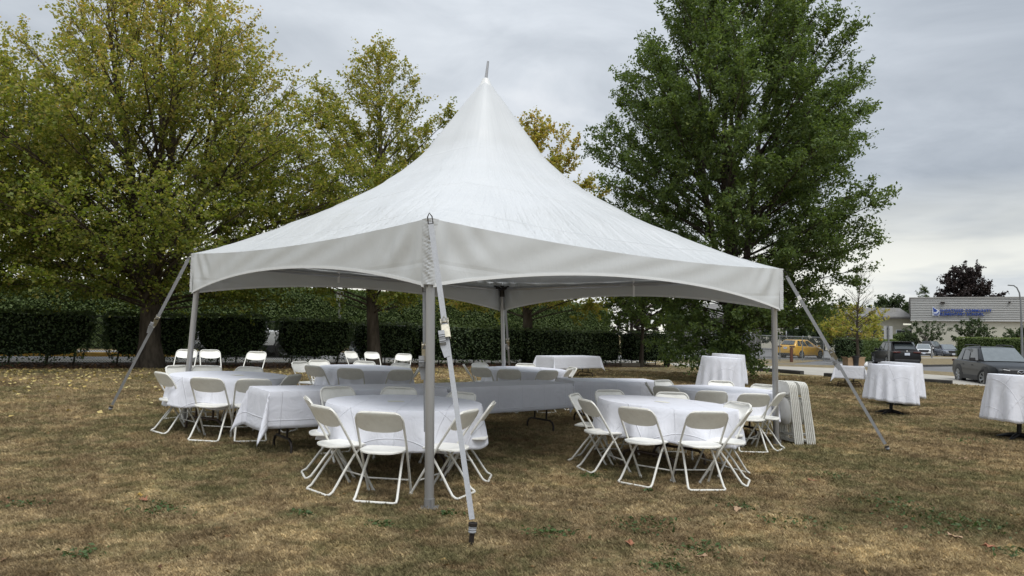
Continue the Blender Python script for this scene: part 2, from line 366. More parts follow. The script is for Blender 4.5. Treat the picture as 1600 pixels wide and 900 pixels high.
def beyond_edge(x, y): return ((x - E[1].x) * En.x + (y - E[1].y) * En.y > -.12) & (x > E[0].x - 1) | (y > 33)
NP = 170000
yy = np.exp(rng.uniform(np.log(3.7), np.log(31), NP)); xx = rng.uniform(-.80, .80, NP) * yy
ok = ~in_mulch(xx, yy) & ~beyond_edge(xx, yy); xx, yy = xx[ok], yy[ok]
sc = np.clip(.62 + yy * .062, .7, 2.2) * rng.uniform(.7, 1.3, len(xx))
me = bpy.data.meshes.new('grass'); me.vertices.add(len(xx)); me.vertices.foreach_set('co', np.stack([xx, yy, gz(xx, yy)], -1).astype(np.float32).ravel())
a = me.attributes.new('size', 'FLOAT', 'POINT'); a.data.foreach_set('value', sc.astype(np.float32))
grass = link(bpy.data.objects.new('grass', me)); tag(grass, 'short dry grass of the lawn', 'grass', kind='stuff')
ng = bpy.data.node_groups.new('scatter', 'GeometryNodeTree')
ng.interface.new_socket('Geometry', in_out='INPUT', socket_type='NodeSocketGeometry'); ng.interface.new_socket('Geometry', in_out='OUTPUT', socket_type='NodeSocketGeometry')
gi = ng.nodes.new('NodeGroupInput'); go = ng.nodes.new('NodeGroupOutput')
ip = ng.nodes.new('GeometryNodeInstanceOnPoints'); mp = ng.nodes.new('GeometryNodeMeshToPoints'); ci = ng.nodes.new('GeometryNodeCollectionInfo')
ci.inputs[0].default_value = tmpl; ci.inputs[1].default_value = True; ci.inputs[2].default_value = True
rv = ng.nodes.new('FunctionNodeRandomValue'); rv.data_type = 'FLOAT_VECTOR'; rv.inputs[0].default_value = (0, 0, 0); rv.inputs[1].default_value = (.15, .15, 6.28)
na = ng.nodes.new('GeometryNodeInputNamedAttribute'); na.data_type = 'FLOAT'; na.inputs[0].default_value = 'size'
ip.inputs['Pick Instance'].default_value = True
L = ng.links.new
L(gi.outputs[0], mp.inputs[0]); L(mp.outputs[0], ip.inputs['Points']); L(ci.outputs[0], ip.inputs['Instance']); L(rv.outputs[0], ip.inputs['Rotation']); L(na.outputs[0], ip.inputs['Scale']); L(ip.outputs[0], go.inputs[0])
md = grass.modifiers.new('scatter', 'NODES'); md.node_group = ng

# ------------------------------------------------------------------ the marquee
M_vinyl = bpy.data.materials.new('white_vinyl'); M_vinyl.use_nodes = True; t = M_vinyl.node_tree; b = t.nodes['Principled BSDF']
uv = N(t, 'ShaderNodeUVMap'); tcv = N(t, 'ShaderNodeTexCoord')
col = ramp(t, noise(t, tcv.outputs['Object'], 1.3, 5, .6), [(.3, (.535, .55, .56)), (.7, (.57, .583, .59))])
b.inputs['Roughness'].default_value = .36; b.inputs['Specular IOR Level'].default_value = .45
t.links.new(col, b.inputs['Base Color'])
def wr(scale, sx, sy, det=4, dist=.8):
    mp = N(t, 'ShaderNodeMapping'); mp.inputs['Scale'].default_value = (sx, sy, 1); t.links.new(uv.outputs[0], mp.inputs[0])
    return noise(t, mp.outputs[0], scale, det, .5, dist)
h = math_n(t, 'ADD', math_n(t, 'MULTIPLY', wr(1.9, 1.0, .22), .9), math_n(t, 'MULTIPLY', wr(5.5, 1, .6, 3, 1.8), .30))
sp = N(t, 'ShaderNodeSeparateXYZ'); t.links.new(uv.outputs[0], sp.inputs[0])
sq = math_n(t, 'ABSOLUTE', math_n(t, 'SUBTRACT', math_n(t, 'FRACT', math_n(t, 'DIVIDE', sp.outputs[1], 1.37)), .5))
h = math_n(t, 'ADD', h, math_n(t, 'MULTIPLY', math_n(t, 'SUBTRACT', 1., math_n(t, 'MULTIPLY', sq, 40.), True), .25))
stk = math_n(t, 'ABSOLUTE', math_n(t, 'SUBTRACT', wr(3.6, 1.0, .16, 2, .6), .5))
h = math_n(t, 'ADD', h, math_n(t, 'MULTIPLY', math_n(t, 'SUBTRACT', 1.0, math_n(t, 'MULTIPLY', stk, 9.), True), .11))
h = math_n(t, 'MULTIPLY', h, math_n(t, 'MAXIMUM', math_n(t, 'SUBTRACT', 1.0, math_n(t, 'MULTIPLY', sp.outputs[1], .215)), .06))
bn = N(t, 'ShaderNodeBump', i_Strength=.75, i_Distance=.05); t.links.new(h, bn.inputs['Height']); t.links.new(bn.outputs[0], b.inputs['Normal'])
tr = N(t, 'ShaderNodeBsdfTranslucent'); t.links.new(col, tr.inputs[0])
mx = N(t, 'ShaderNodeMixShader', i_0=.05); t.links.new(b.outputs[0], mx.inputs[1]); t.links.new(tr.outputs[0], mx.inputs[2]); t.links.new(mx.outputs[0], t.nodes['Material Output'].inputs[0])
M_vinyl_v = M_vinyl.copy(); M_vinyl_v.name = 'white_vinyl_valance'
for n_ in M_vinyl_v.node_tree.nodes:
    if n_.bl_idname == 'ShaderNodeValToRGB':
        for e_ in n_.color_ramp.elements: e_.color = (.56, .575, .578, 1)
    if n_.bl_idname == 'ShaderNodeBump': n_.inputs['Strength'].default_value = .22
M_hem = pmat('vinyl_hem', (.66, .67, .67), .4, var=.02)

cN, cR, cB, cL = at_depth(671, 341, 6.40), at_depth(1221, 420, 10.5), at_depth(785, 441, 15.3), at_depth(301, 396, 11.0)
CORN = [cN, cR, cB, cL]
cen = (cN + cR + cB + cL) / 4
pk = at_depth(759, 124, cen.y); PEAK = Vector((pk.x, cen.y, pk.z))
HT = [(0, 0), (.12, .055), (.298, .175), (.45, .277), (.58, .372), (.684, .470), (.76, .565), (.812, .655), (.87, .765), (.92, .868), (.96, .94), (1, 1.0)]
def prof(t):
    for (a, ya), (b_, yb) in zip(HT, HT[1:]):
        if t <= b_: k = (t - a) / (b_ - a); return ya + (yb - ya) * k
    return 1.
PR = [prof(i / 200) for i in range(201)]
for _ in range(12): PR = [PR[0]] + [(PR[i - 1] + 2 * PR[i] + PR[i + 1]) / 4 for i in range(1, 200)] + [PR[-1]]
def eave(u4):
    i = int(u4) % 4; u = u4 - int(u4); a, b_ = CORN[i], CORN[(i + 1) % 4]
    p = a.lerp(b_, u); mid = 1 - abs(2 * u - 1) ** 2
    p.z -= .085 * mid
    return p, u, i
tent = thing('frame_tent', 'white high peaked frame tent with arched valances standing on the lawn', 'tent', (cen.x, cen.y, g(cen.x, cen.y)))
TI = tent.matrix_world.inverted()
def tl(p): return TI @ Vector(p)
nu, nv = 144, 64
mb = MB(); mb.uv = []
for j in range(nv + 1):
    tt = j / nv * .988
    hz = PR[min(200, int(round(tt * 200)))]
    for i in range(nu):
        p, u, k = eave((i / nu * 4 + 2) % 4)
        if tt > 0:
            wd = .30 * min(1, tt / .35); acc = Vector(); ks = 7
            for q_ in range(ks): acc += eave((i / nu * 4 + 2 + wd * (q_ / (ks - 1) * 2 - 1)) % 4)[0]
            acc /= ks; kk = 1 / (1 - wd * .25); pr_ = cen + (acc - cen) * kk; p = Vector((pr_.x, pr_.y, p.z))
        q = p.lerp(Vector((PEAK.x, PEAK.y, p.z)), tt)
        cv = 1 - abs(2 * u - 1) ** 1.6                                   # the fabric hangs slack between the hips
        q = q.lerp(Vector((cen.x, cen.y, q.z)), .0 * cv * math.sin(math.pi * min(1, tt * 1.15)) ** 1.0)
        q.z = p.z + (PEAK.z - p.z) * hz - .02 * cv * math.sin(math.pi * tt) * (1 - tt)
        e = abs(2 * u - 1)
        w = .012 * math.sin(e * 46 + 3 * math.sin(tt * 7 + k)) * (e ** 3) * min(1, (1 - e) * 6) * math.sin(math.pi * min(1, tt * 2.2)) if tt < .45 else 0
        w += .008 * math.sin(u * 31 + tt * 19 + k) * math.sin(math.pi * tt) * (1 - tt)
        q.z += w
        mb.v.append(tuple(tl(q))); mb.uv.append((i / nu * 24.4, tt * 4.6))
mb.f = [(j * nu + i, j * nu + (i + 1) % nu, (j + 1) * nu + (i + 1) % nu, (j + 1) * nu + i) for j in range(nv) for i in range(nu)]
mb.f.append(tuple(nv * nu + i for i in range(nu)))
roof = mb.build('roof', M_vinyl, tent, recalc=True)
def vdrop(u): return .255 + .345 * abs(2 * u - 1) ** 2.1
for s in range(4):
    n, m = 144, 14; mb = MB(); mb.uv = []; mh = MB()
    a, b_ = CORN[s], CORN[(s + 1) % 4]; d = (b_ - a); d.z = 0; d.normalize(); out = Vector((d.y, -d.x, 0))
    bot = []
    for j in range(m + 1):
        for i in range(n + 1):
            u = i / n; p, _, _ = eave(s + min(u, .99999)); e = abs(2 * u - 1)
            dr = vdrop(u) * j / m
            w = (.008 * math.sin(i * .85 + s) * e ** 4 * min(1, (1 - e) / .05) + .006 * math.sin(i * .28 + j * .36)) * math.sin(math.pi * min(1., j / m + .15))
            fan = .026 * math.sin((1 - e) * 70 * (.4 + .6 * (1 - j / m))) * max(0, e - .72) / .28 * min(1, (1 - e) / .05) * math.sin(math.pi * min(1, j / m * .9 + .1))
            q = p + out * (w + fan + .004) + Vector((0, 0, -dr))
            if e > .985: q -= d * (.05 * j / m) * (-1 if u < .5 else 1)
            mb.v.append(tuple(tl(q))); mb.uv.append((u * 6.1 + s * 7, dr + .3))
            if j == m: bot.append(q)
    mb.f = [(j * (n + 1) + i, j * (n + 1) + i + 1, (j + 1) * (n + 1) + i + 1, (j + 1) * (n + 1) + i) for j in range(m) for i in range(n)]
    val = mb.build('valance', M_vinyl_v, tent, recalc=False)
    vs = []
    for q in bot:
        for dz_, o_ in ((.026, .004), (.026, -.004), (-.003, -.005), (-.006, 0), (-.003, .005)): vs.append(tl(q + Vector((0, 0, dz_)) + out * o_))
    mh.add(vs, [(i * 5 + k, i * 5 + (k + 1) % 5, (i + 1) * 5 + (k + 1) % 5, (i + 1) * 5 + k) for i in range(n) for k in range(5)])
    mh.build('hem', M_hem, val, recalc=True)
# laced corner flaps, eave tubes, poles
bases = [on_ground(670.5, 795), on_ground(1213, 697), None, None]
bases[2] = at_depth(789.5, 560, 15.25); bases[3] = at_depth(287.5, 640, 11.05)
for i in (2, 3): bases[i].z = g(bases[i].x, bases[i].y)
ins = []
for k, c in enumerate(CORN):
    inward = Vector((cen.x - c.x, cen.y - c.y, 0)).normalized(); top = c + inward * .11; ins.append(top)
    tan = Vector((-inward.y, inward.x, 0)); mb = MB(); mb.uv = []
    def fl(u, v):
        z = -.58 * v; w = .075 * (1 - .25 * v)
        am = .6 if k == 0 else .25; b1 = .012 + am * (.006 + .006 * math.sin(v * 23 + u * 5) + .007 * math.sin(v * 61 + u * 11 + 2 * math.sin(v * 17)) + .005 * math.sin(v * 127 - u * 13))
        return tl(c - inward * (b1 * math.sin(math.pi * u) + .012) + tan * (u - .5) * 2 * w + inward * abs(u - .5) * 2 * w * .9 + Vector((0, 0, z)))
    mb.grid(fl, 10, 90); mb.uv = [(i % 11 * .02, i // 11 * .007) for i in range(len(mb.v))]
    mb.build('corner_flap', M_vinyl, tent, recalc=False)
    b0 = bases[k]; tp = Vector((top.x, top.y, c.z - .13))
    if k == 0: tp = c + inward * .09 + Vector((.0, 0, -.13))
    mb = MB(); mb.tube([tl(b0 + Vector((0, 0, .0))), tl(b0.lerp(tp, .5)), tl(tp)], .041, 16); pole = mb.build('pole', M_alu, tent)
    mb = MB(); mb.box(tl(b0 + Vector((0, 0, .012))), (.16, .16, .008)); mb.tube([tl(b0 + Vector((0, 0, 0))), tl(b0 + Vector((0, 0, .09)))], .047, 14)
    mb.tube([tl(b0 + Vector((.03, -.075, .10))), tl(b0 + Vector((.035, -.075, -.02)))], .012, 8)
    mb.build('foot_plate', M_alu, pole)
    mb = MB()                                                         # corner fitting
    for sgn in (-1, 1):
        nxt = CORN[(k + sgn) % 4]; dd = (nxt - c).normalized()
        mb.tube([tl(tp + Vector((0, 0, -.02))), tl(tp + dd * .20 + Vector((0, 0, .0)))], .046, 10)
    mb.tube([tl(tp + (b0 - tp).normalized() * .18), tl(tp + Vector((0, 0, .05)))], .05, 12)
    mb.build('corner_fitting', M_dark, tent)
for k in range(4):
    a, b_ = ins[k] + Vector((0, 0, -.15)), ins[(k + 1) % 4] + Vector((0, 0, -.15))
    MB().tube([tl(a), tl(b_)], .036, 12).build('eave_tube', M_alu, tent)
for k in range(2):
    a, b_ = ins[k] + Vector((0, 0, -.13)), ins[k + 2] + Vector((0, 0, -.13))
    MB().tube([tl(a), tl(b_)], .006, 6).build('cable', M_cable, tent)
mz = cen.z - .13
MB().tube([tl((cen.x, cen.y, mz)), tl((PEAK.x, PEAK.y, PEAK.z - .02)), tl((PEAK.x + .03, PEAK.y, PEAK.z + .275))], [.03, .024, .0165], 12).build('mast', M_alu, tent)
MB().lathe([(.095, -.11), (.062, -.03), (.05, .005), (.022, .02)], 20, Matrix.Translation(tl(PEAK))).build('peak_cap', M_hem, tent)
for s, u, ln in ((1, .42, .28), (2, .62, .2)):
    p, _, _ = eave(s + u); p = p + (cen - p).normalized() * .1; mb = MB()
    mb.box(tl((p.x, p.y, p.z - ln / 2)), (.035, .012, ln)); mb.build('hanging_strap', M_tag, tent)

# guy straps with ratchets, and their ground stakes
def guy(top, bot, fr, label, grp, stake=None, tagpos=None, hook=True):
    top, bot = Vector(top), Vector(bot); d = (bot - top); ln = d.length; d.normalize()
    view = Vector((0, 0, CAM_H)) - (top + bot) / 2; sd_ = d.cross(view).normalized(); nm = sd_.cross(d).normalized()
    if nm.dot(view) < 0: nm = -nm
    r = thing('guy_strap', label, 'strap', top, group=grp); ri = r.matrix_world.inverted()
    rot = Matrix((sd_, d, nm)).transposed()
    def rib(a, b_, w=.046, th=.004, off=0.):
        mb = MB(); pa, pb = top + d * (ln * a), top + d * (ln * b_); mb.box(ri @ ((pa + pb) / 2 + nm * off), (w, (pb - pa).length, th), rot); return mb
    rib(.0, fr).build('webbing', M_web, r); rib(fr + .02, .985, .040).build('webbing', M_web, r)
    c = top + d * ln * (fr + .01)
    mb = MB()
    for s_ in (-1, 1): mb.box(ri @ (c + sd_ * .031 * s_), (.005, .17, .04), rot)
    for f in (-.06, 0, .05): mb.tube([ri @ (c + d * f - sd_ * .034), ri @ (c + d * f + sd_ * .034)], .011, 8)
    mb.box(ri @ (c + d * .03 + nm * .03), (.058, .11, .006), rot); mb.tube([ri @ (c - d * .03 + nm * .035 - sd_ * .03), ri @ (c - d * .09 + nm * .045), ri @ (c - d * .03 + nm * .035 + sd_ * .03)], .007, 6)
    rt = mb.build('ratchet', M_steel, r)
    mb = MB()
    for q in range(5): mb.box(ri @ (c + d * (.05 + q * .02) + nm * (.05 - q * .008) + sd_ * .035), (.05, .035, .012), rot @ Matrix.Rotation(.5 * q, 3, 'X'))
    mb.box(ri @ (c + d * .19 + sd_ * .028 + nm * .004), (.045, .11, .004), rot @ Matrix.Rotation(.2, 3, 'Z'))
    mb.build('strap_tail', M_web, rt)
    if tagpos:
        pc = top + d * ln * tagpos; mb = MB(); mb.box(ri @ (pc + nm * .004), (.048, .06, .003), rot); mb.build('sewn_label', M_tag, r)
    mb = MB()
    mb.tube([ri @ (top - d * .05 + sd_ * .02), ri @ (top - d * .09), ri @ (top - d * .05 - sd_ * .02), ri @ (top + d * .02 - sd_ * .02), ri @ (top + d * .02 + sd_ * .02), ri @ (top - d * .05 + sd_ * .02)], .006, 6)
    mb.build('hook', M_dark, r)
    if stake is not None:
        s_ = Vector(stake); mb = MB()
        e = thing('ground_stake', stake_lab[len(stakes)], 'stake', s_, group='steel ground stakes of the tent'); stakes.append(e)
        lean = (bot - s_); hd = bot - s_ + lean * .1
        mb.tube([-lean * .5, hd], .019, 10); mb.build('rod', M_dark, e)
        mb = MB(); mb.tube([hd * .86, hd * 1.0], .033, 12); mb.build('head', M_dark, e)
        mb = MB()
        for q in (.62, .72, .8): mb.lathe([(.026, -.008), (.03, 0), (.026, .008)], 12, Matrix.Translation(hd * q), caps=False)
        mb.build('webbing_loop', M_web, e)
    return r
stakes = []; stake_lab = ['dark steel stake holding the front guy strap, nearest the viewer', 'dark steel stake at the foot of the left guy strap', 'dark steel stake at the foot of the right guy strap', 'dark steel stake of the guy strap behind the rear tent pole']
GG = 'guy straps of the tent'
outN = lambda c, r_=.06: c + Vector((c.x - cen.x, c.y - cen.y, 0)).normalized() * r_
sN = on_ground(736, 853); guy(outN(cN) + Vector((.02, 0, -.04)), sN + Vector((.01, 0, .15)), .385, 'grey ratchet strap from the front tent corner down to the nearest stake', GG, sN)
sL = on_ground(171.5, 644); guy(outN(cL, .05) + Vector((0, 0, -.06)), sL + Vector((.015, 0, .08)), .40, 'grey ratchet strap slanting down left from the left tent corner', GG, sL, .445)
sR = on_ground(1388, 707); guy(outN(cR, .07) + Vector((0, 0, -.1)), sR + Vector((-.02, 0, .08)), .45, 'grey ratchet strap slanting down right from the right tent corner', GG, sR, .13)
sB = Vector((cB.x + .22, cB.y + 1.9, 0)); sB.z = g(sB.x, sB.y); guy(outN(cB, .06) + Vector((.06, 0, -.45)), sB + Vector((0, 0, .1)), .40, 'grey ratchet strap seen beside the rear tent pole', GG, sB, .48)
guy(cN + Vector((-.035, .10, -.62)), bases[0] + Vector((-.055, .13, .62)), .42, 'loose grey strap with brass ratchet hanging along the front pole', GG)

# ------------------------------------------------------------------ tables and cloths
def round_table(x, y, rad, label, rz=0.):
    nrm = slope_basis(x, y); r = thing('round_table', label, 'table', (x, y, g(x, y)), rz, 'round folding tables under white cloths', nrm)
    MB().lathe([(rad - .02, .705), (rad, .712), (rad, .735), (rad - .012, .742)], 48).build('tabletop', M_wood, r)
    for s in (-1, 1):
        mb = MB()
        for yy_ in (-.16, .16): mb.tube([(s * .40, yy_, .705), (s * .40, yy_, .19)], .016, 8)
        mb.tube([(s * .40, -.34, 0), (s * .40, -.34, .10), (s * .40, -.31, .16), (s * .40, -.25, .19), (s * .40, .25, .19), (s * .40, .31, .16), (s * .40, .34, .10), (s * .40, .34, 0)], .017, 8)
        mb.tube([(s * .40, 0, .45), (s * .12, 0, .70)], .009, 6); mb.build('leg', M_brown, r)
    return r, nrm
def round_cloth(x, y, nrm, rad, ztop, drop, label, seed, folds=17, amp=.045, flare=.05, hem=.07, group='white cloths on the round tables', rz=0., tilt=None):
    rs = random.Random(seed); ph = [rs.uniform(0, 6.28) for _ in range(8)]; nr, nd, n = 12, 16, 192
    mb = MB(); mb.uv = []
    for j in range(nr + nd + 1):
        for i in range(n):
            a = 2 * math.pi * i / n + rz
            if j <= nr: s = rad * (j / nr); dd = 0
            else: dd = (j - nr) / nd; s = rad
            hl_ = drop * (1 + hem * (math.sin(2 * a + ph[0]) * .6 + math.sin(3 * a + ph[1]) * .4) + hem * .5 * math.sin(folds * a + ph[2]))
            if tilt: hl_ += tilt[0] * math.cos(a) + tilt[1] * math.sin(a)
            if dd == 0:
                r_ = s; z = ztop + .0008 * math.sin(5 * a) * s
            else:
                sd_ = dd * hl_; f = min(1, dd * 1.6)
                wv = math.sin(folds * a + ph[3] + 1.1 * math.sin(3 * a + ph[4])) * .6 + math.sin((folds * .53) * a + ph[5] + .7 * math.sin(2 * a + ph[6])) * .0 + math.sin(round(folds * .6) * a + ph[7]) * .4
                r_ = rad + .008 + flare * dd + amp * f * wv * dd ** .7; z = ztop - .004 - sd_ * .985
                if r_ < rad + .006: r_ = rad + .006
            mb.v.append((r_ * math.cos(a), r_ * math.sin(a), z)); q = s + dd * hl_; mb.uv.append((q * math.cos(a) + seed * .13, q * math.sin(a)))
    mb.f = [(j * n + i, j * n + (i + 1) % n, (j + 1) * n + (i + 1) % n, (j + 1) * n + i) for j in range(nr + nd) for i in range(n)]
    o = mb.build('tablecloth', M_cloth, None, recalc=False)
    q = Vector((0, 0, 1)).rotation_difference(nrm); o.matrix_world = Matrix.Translation((x, y, g(x, y))) @ q.to_matrix().to_4x4()
    so = o.modifiers.new('cloth', 'SOLIDIFY'); so.thickness = .002
    return tag(o, label, 'tablecloth', group)
TB = {'T1': (on_ground(631, 629, .75), .82, 'the front table by the near pole'), 'T2': (None, .82, ''), }
def px_depth(px, py, Y): p = at_depth(px, py, Y); return p.x, p.y
RT = [('T1', px_depth(631, 629, 7.9), 'round table behind the front pole', 0.25), ('T2', px_depth(1037, 628, 8.85), 'round table at the front right', .9), ('T3', px_depth(1126, 607, 11.4), 'round table beside the right pole', .3),
      ('T4', px_depth(358, 582, 10.4), 'round table beside the left pole', 1.1), ('T5', px_depth(570, 575, 13.25), 'round table left of centre', .5), ('T6', px_depth(820, 573, 14.6), 'round table before the rear pole', .2)]
TC = {}
for i, (k, (x, y), nm_, rz) in enumerate(RT):
    r, nrm = round_table(x, y, .79 if k != 'T4' else .76, 'folding ' + nm_ + ', dark legs under a white cloth', rz)
    if k == 'T2':
        nrm = (nrm + Vector((.04, 0, 0))).normalized(); r.matrix_world = Matrix.Translation(r.location) @ Vector((0, 0, 1)).rotation_difference(nrm).to_matrix().to_4x4() @ Matrix.Rotation(rz, 4, 'Z')
    round_cloth(x, y, nrm, .812 if k != 'T4' else .78, .752, .385, 'white round cloth on the ' + nm_, 11 + i, [12, 14, 13, 11, 19, 15][i], amp=[.045, .055, .05, .045, .05, .045][i], rz=.3 * i)
    TC[k] = (x, y, nm_, nrm)
M_paper = pmat('paper_slip', (.74, .73, .64), .8, var=.06)
for k, (dx, dy, rz) in {'T1': (-.10, .0, .3), 'T2': (-.06, .0, -.5), 'T4': (.10, 0, .1)}.items():
    x, y, nm_, nrm = TC[k]; z = g(x, y)
    p = Matrix.Translation((x, y, z)) @ Vector((0, 0, 1)).rotation_difference(nrm).to_matrix().to_4x4()
    mb = MB(); w, l = .05, .085
    mb.add([(-l, -w, .003), (0, -w * 1.2, .005), (l, -w, .003), (-l, w, .003), (0, w * 1.1, .006), (l, w * .9, .004)], [(0, 1, 4, 3), (1, 2, 5, 4)])
    o = mb.build('paper_slip', M_paper, None, smooth=False); o.modifiers.new('t', 'SOLIDIFY').thickness = .0015
    o.matrix_world = p @ Matrix.Translation((dx, dy, .754)) @ Matrix.Rotation(rz, 4, 'Z')
    tag(o, 'pale folded paper slip on the ' + nm_, 'paper', 'paper slips on the round tables')

def rect_table(c, rz, L_, Wd, label, mat=M_dark, grp='rectangular folding tables under white cloths'):
    nrm = slope_basis(c[0], c[1], .9); r = thing('folding_table', label, 'table', (c[0], c[1], g(c[0], c[1])), rz, grp, nrm)
    mb = MB(); mb.box((0, 0, .727), (L_, Wd, .03)); mb.build('tabletop', M_wood, r, bevel=.006)
    for s in (-1, 1):
        mb = MB(); x = s * (L_ / 2 - .32); h = Wd / 2 - .07
        for yy_ in (-.13, .13): mb.tube([(x, yy_, .71), (x, yy_, .17)], .015, 8)
        mb.tube([(x, -h, 0), (x, -h, .09), (x, -h + .03, .145), (x, -h + .09, .17), (x, h - .09, .17), (x, h - .03, .145), (x, h, .09), (x, h, 0)], .016, 8)
        mb.tube([(x, 0, .42), (x - s * .3, 0, .70)], .009, 6); mb.build('leg', mat, r)
    return r, nrm
def rect_cloth(c, rz, nrm, L_, Wd, du, dv, label, seed, ztop=.748, grp='white cloths on the rectangular tables', wave=.007):
    rs = random.Random(seed); ph = [rs.uniform(0, 6.28) for _ in range(6)]
    def axis(h, d): return [-h - d + d * i / 10 for i in range(10)] + [-h + 2 * h * i / 28 for i in range(29)] + [h + d * (i + 1) / 10 for i in range(10)]
    us, vs_ = axis(L_ / 2, du), axis(Wd / 2, dv); mb = MB(); mb.uv = []
    for v in vs_:
        for u in us:
            a, b_ = abs(u) - L_ / 2, abs(v) - Wd / 2; su, sv = (1 if u > 0 else -1), (1 if v > 0 else -1)
            x, y, z = u, v, ztop
            if a > 0 or b_ > 0:
                aa, bb = max(a, 0), max(b_, 0)
                if aa > 0 and bb > 0:
                    rho = math.hypot(aa, bb); al = math.atan2(bb, aa); f = math.sin(2 * al) ** 2
                    o = .012 + rho * (.30 * f + .03); x = su * (L_ / 2 + o * math.cos(al) + .012 * (1 - f)); y = sv * (Wd / 2 + o * math.sin(al) + .012 * (1 - f)); z = ztop - rho * (.93 + .05 * (1 - f))
                elif aa > 0:
                    k = aa / du; edge = min(1, (Wd / 2 - abs(v)) / .2)
                    x = su * (L_ / 2 + .012 * min(1, aa / .03) + .02 * k * aa + wave * k * math.sin(v * 9 + ph[0])); z = ztop - aa
                    y = v * (1 + .02 * k)
                else:
                    k = bb / dv; y = sv * (Wd / 2 + .012 * min(1, bb / .03) + .02 * k * bb + wave * k * (math.sin(u * 5.3 + ph[1]) + .5 * math.sin(u * 11 + ph[2]))); z = ztop - bb; x = u * (1 + .01 * k)
            mb.v.append((x, y, z)); mb.uv.append((u + seed * .21, v))
    w = len(us); mb.f = [(j * w + i, j * w + i + 1, (j + 1) * w + i + 1, (j + 1) * w + i) for j in range(len(vs_) - 1) for i in range(w - 1)]
    o = mb.build('tablecloth', M_cloth, None, recalc=False)
    o.matrix_world = Matrix.Translation((c[0], c[1], g(c[0], c[1]))) @ Vector((0, 0, 1)).rotation_difference(nrm).to_matrix().to_4x4() @ Matrix.Rotation(rz, 4, 'Z')
    o.modifiers.new('cloth', 'SOLIDIFY').thickness = .002
    return tag(o, label, 'tablecloth', grp)
def rect_set(p0, p1, Wd, du, dv, lab, seed, mat=M_dark):
    """p0, p1: the ends of the long edge nearest the camera"""
    p0, p1 = Vector(p0), Vector(p1); d = (p1 - p0); L_ = d.length; d.normalize(); n = Vector((-d.y, d.x)); c = (p0 + p1) / 2 + n * Wd / 2; rz = math.atan2(d.y, d.x)
    r, nrm = rect_table(c, rz, L_, Wd, 'folding table ' + lab + ', under a white cloth', mat)
    rect_cloth(c, rz, nrm, L_, Wd, du, dv, 'white rectangular cloth on the table ' + lab, seed); return c, rz, nrm
rect_set((-2.757, 8.445), (-.87, 9.885), .72, .47, .42, 'at the left end of the long row', 1)
rect_set((-.82, 10.02), (.955, 11.635), .72, .36, .38, 'in the middle of the long row', 2)
rect_set((1.03, 12.08), (2.62, 12.62), .76, .36, .40, 'at the right end of the long row', 3)
rect_set((1.42, 24.4), (3.15, 26.2), .80, .42, .42, 'standing alone before the dark hedge', 4)
cE, rE, nE = rect_set((11.45, 24.0), (12.2, 25.67), .86, .42, .40, 'carrying cardboard boxes near the path', 5, M_brown)

def cocktail(px, py, Y, label, seed, tilt=(0, 0), drop=.80):
    p = at_depth(px, py, Y); x, y = p.x, p.y; z = g(x, y); nrm = slope_basis(x, y); nrm = (nrm + Vector((.02, 0, 0))).normalized()
    r = thing('cocktail_table', 'tall ' + label + ', black pedestal', 'table', (x, y, z), .4, 'tall cocktail tables on the lawn')
    r.matrix_world = Matrix.Translation((x, y, z)) @ Vector((0, 0, 1)).rotation_difference(nrm).to_matrix().to_4x4() @ Matrix.Rotation(.4, 4, 'Z')
    MB().lathe([(.43, 1.035), (.44, 1.045), (.44, 1.06)], 40).build('tabletop', M_wood, r)
    MB().tube([(0, 0, .06), (0, 0, 1.04)], .036, 14).build('column', M_black, r)
    for k in range(4):
        a = k * math.pi / 2 + .2; mb = MB(); ca, sa = math.cos(a), math.sin(a)
        mb.tube([(.02 * ca, .02 * sa, .085), (.16 * ca, .16 * sa, .07), (.34 * ca, .34 * sa, .018)], [.042, .034, .018], 8); mb.build('foot', M_black, r)
    round_cloth(x, y, nrm, .452, 1.07, drop, 'white draped cloth of the ' + label, seed, folds=13, amp=.060, flare=.055, hem=.02, group='white cloths on the cocktail tables', tilt=tilt)
cocktail(1391, 574, 16.0, 'cocktail table in front of the black hatchback', 31, (.05, .01), .80)
cocktail(1406, 568, 18.2, 'cocktail table half hidden behind another at the right', 32, (.05, 0), .80)
cocktail(1590, 590, 12.4, 'cocktail table cut off by the right edge of the photo', 33, (.04, 0), .80)
cocktail(1124, 558, 17.3, 'cocktail table in front of the low oak branches', 34, (.05, 0), .80)
cocktail(1136, 552, 21.5, 'cocktail table mostly hidden behind another below the oak', 35, (.05, 0), .80)

# things on the small table
M_card = pmat('cardboard', (.30, .205, .12), .85, var=.1, scale=8)
M_bin = pmat('black_plastic', (.012, .012, .014), .45)
def on_E(dx, dy): return Vector((cE[0] + dx - .02, cE[1] + dy, g(cE[0], cE[1]) + .752))
for (dx, dy, w, h, lab) in ((-.24, -.55, .24, .25, 'open brown cardboard box left of the black bin'), (.10, -.50, .26, .25, 'open brown cardboard box right of the black bin')):
    o = thing('cardboard_box', lab, 'box', on_E(dx, dy), .15)
    mb = MB(); mb.box((0, -.15, h / 2), (w, .008, h)); mb.box((0, .15, h / 2), (w, .008, h)); mb.box((-w / 2, 0, h / 2), (.008, .308, h)); mb.box((w / 2, 0, h / 2), (.008, .308, h)); mb.box((0, 0, .005), (w - .01, .29, .008)); mb.build('carton', M_card, o, smooth=False)
    for s in (-1, 1):
        mb = MB(); mb.add([(s * w / 2 + s * .005, -.15, h), (s * w / 2 + s * .005, .15, h), (s * (w / 2 + .06), .15, h + .04), (s * (w / 2 + .06), -.15, h + .04)], [(0, 1, 2, 3)]); f_ = mb.build('flap', M_card, o, smooth=False); f_.modifiers.new('t', 'SOLIDIFY').thickness = .006
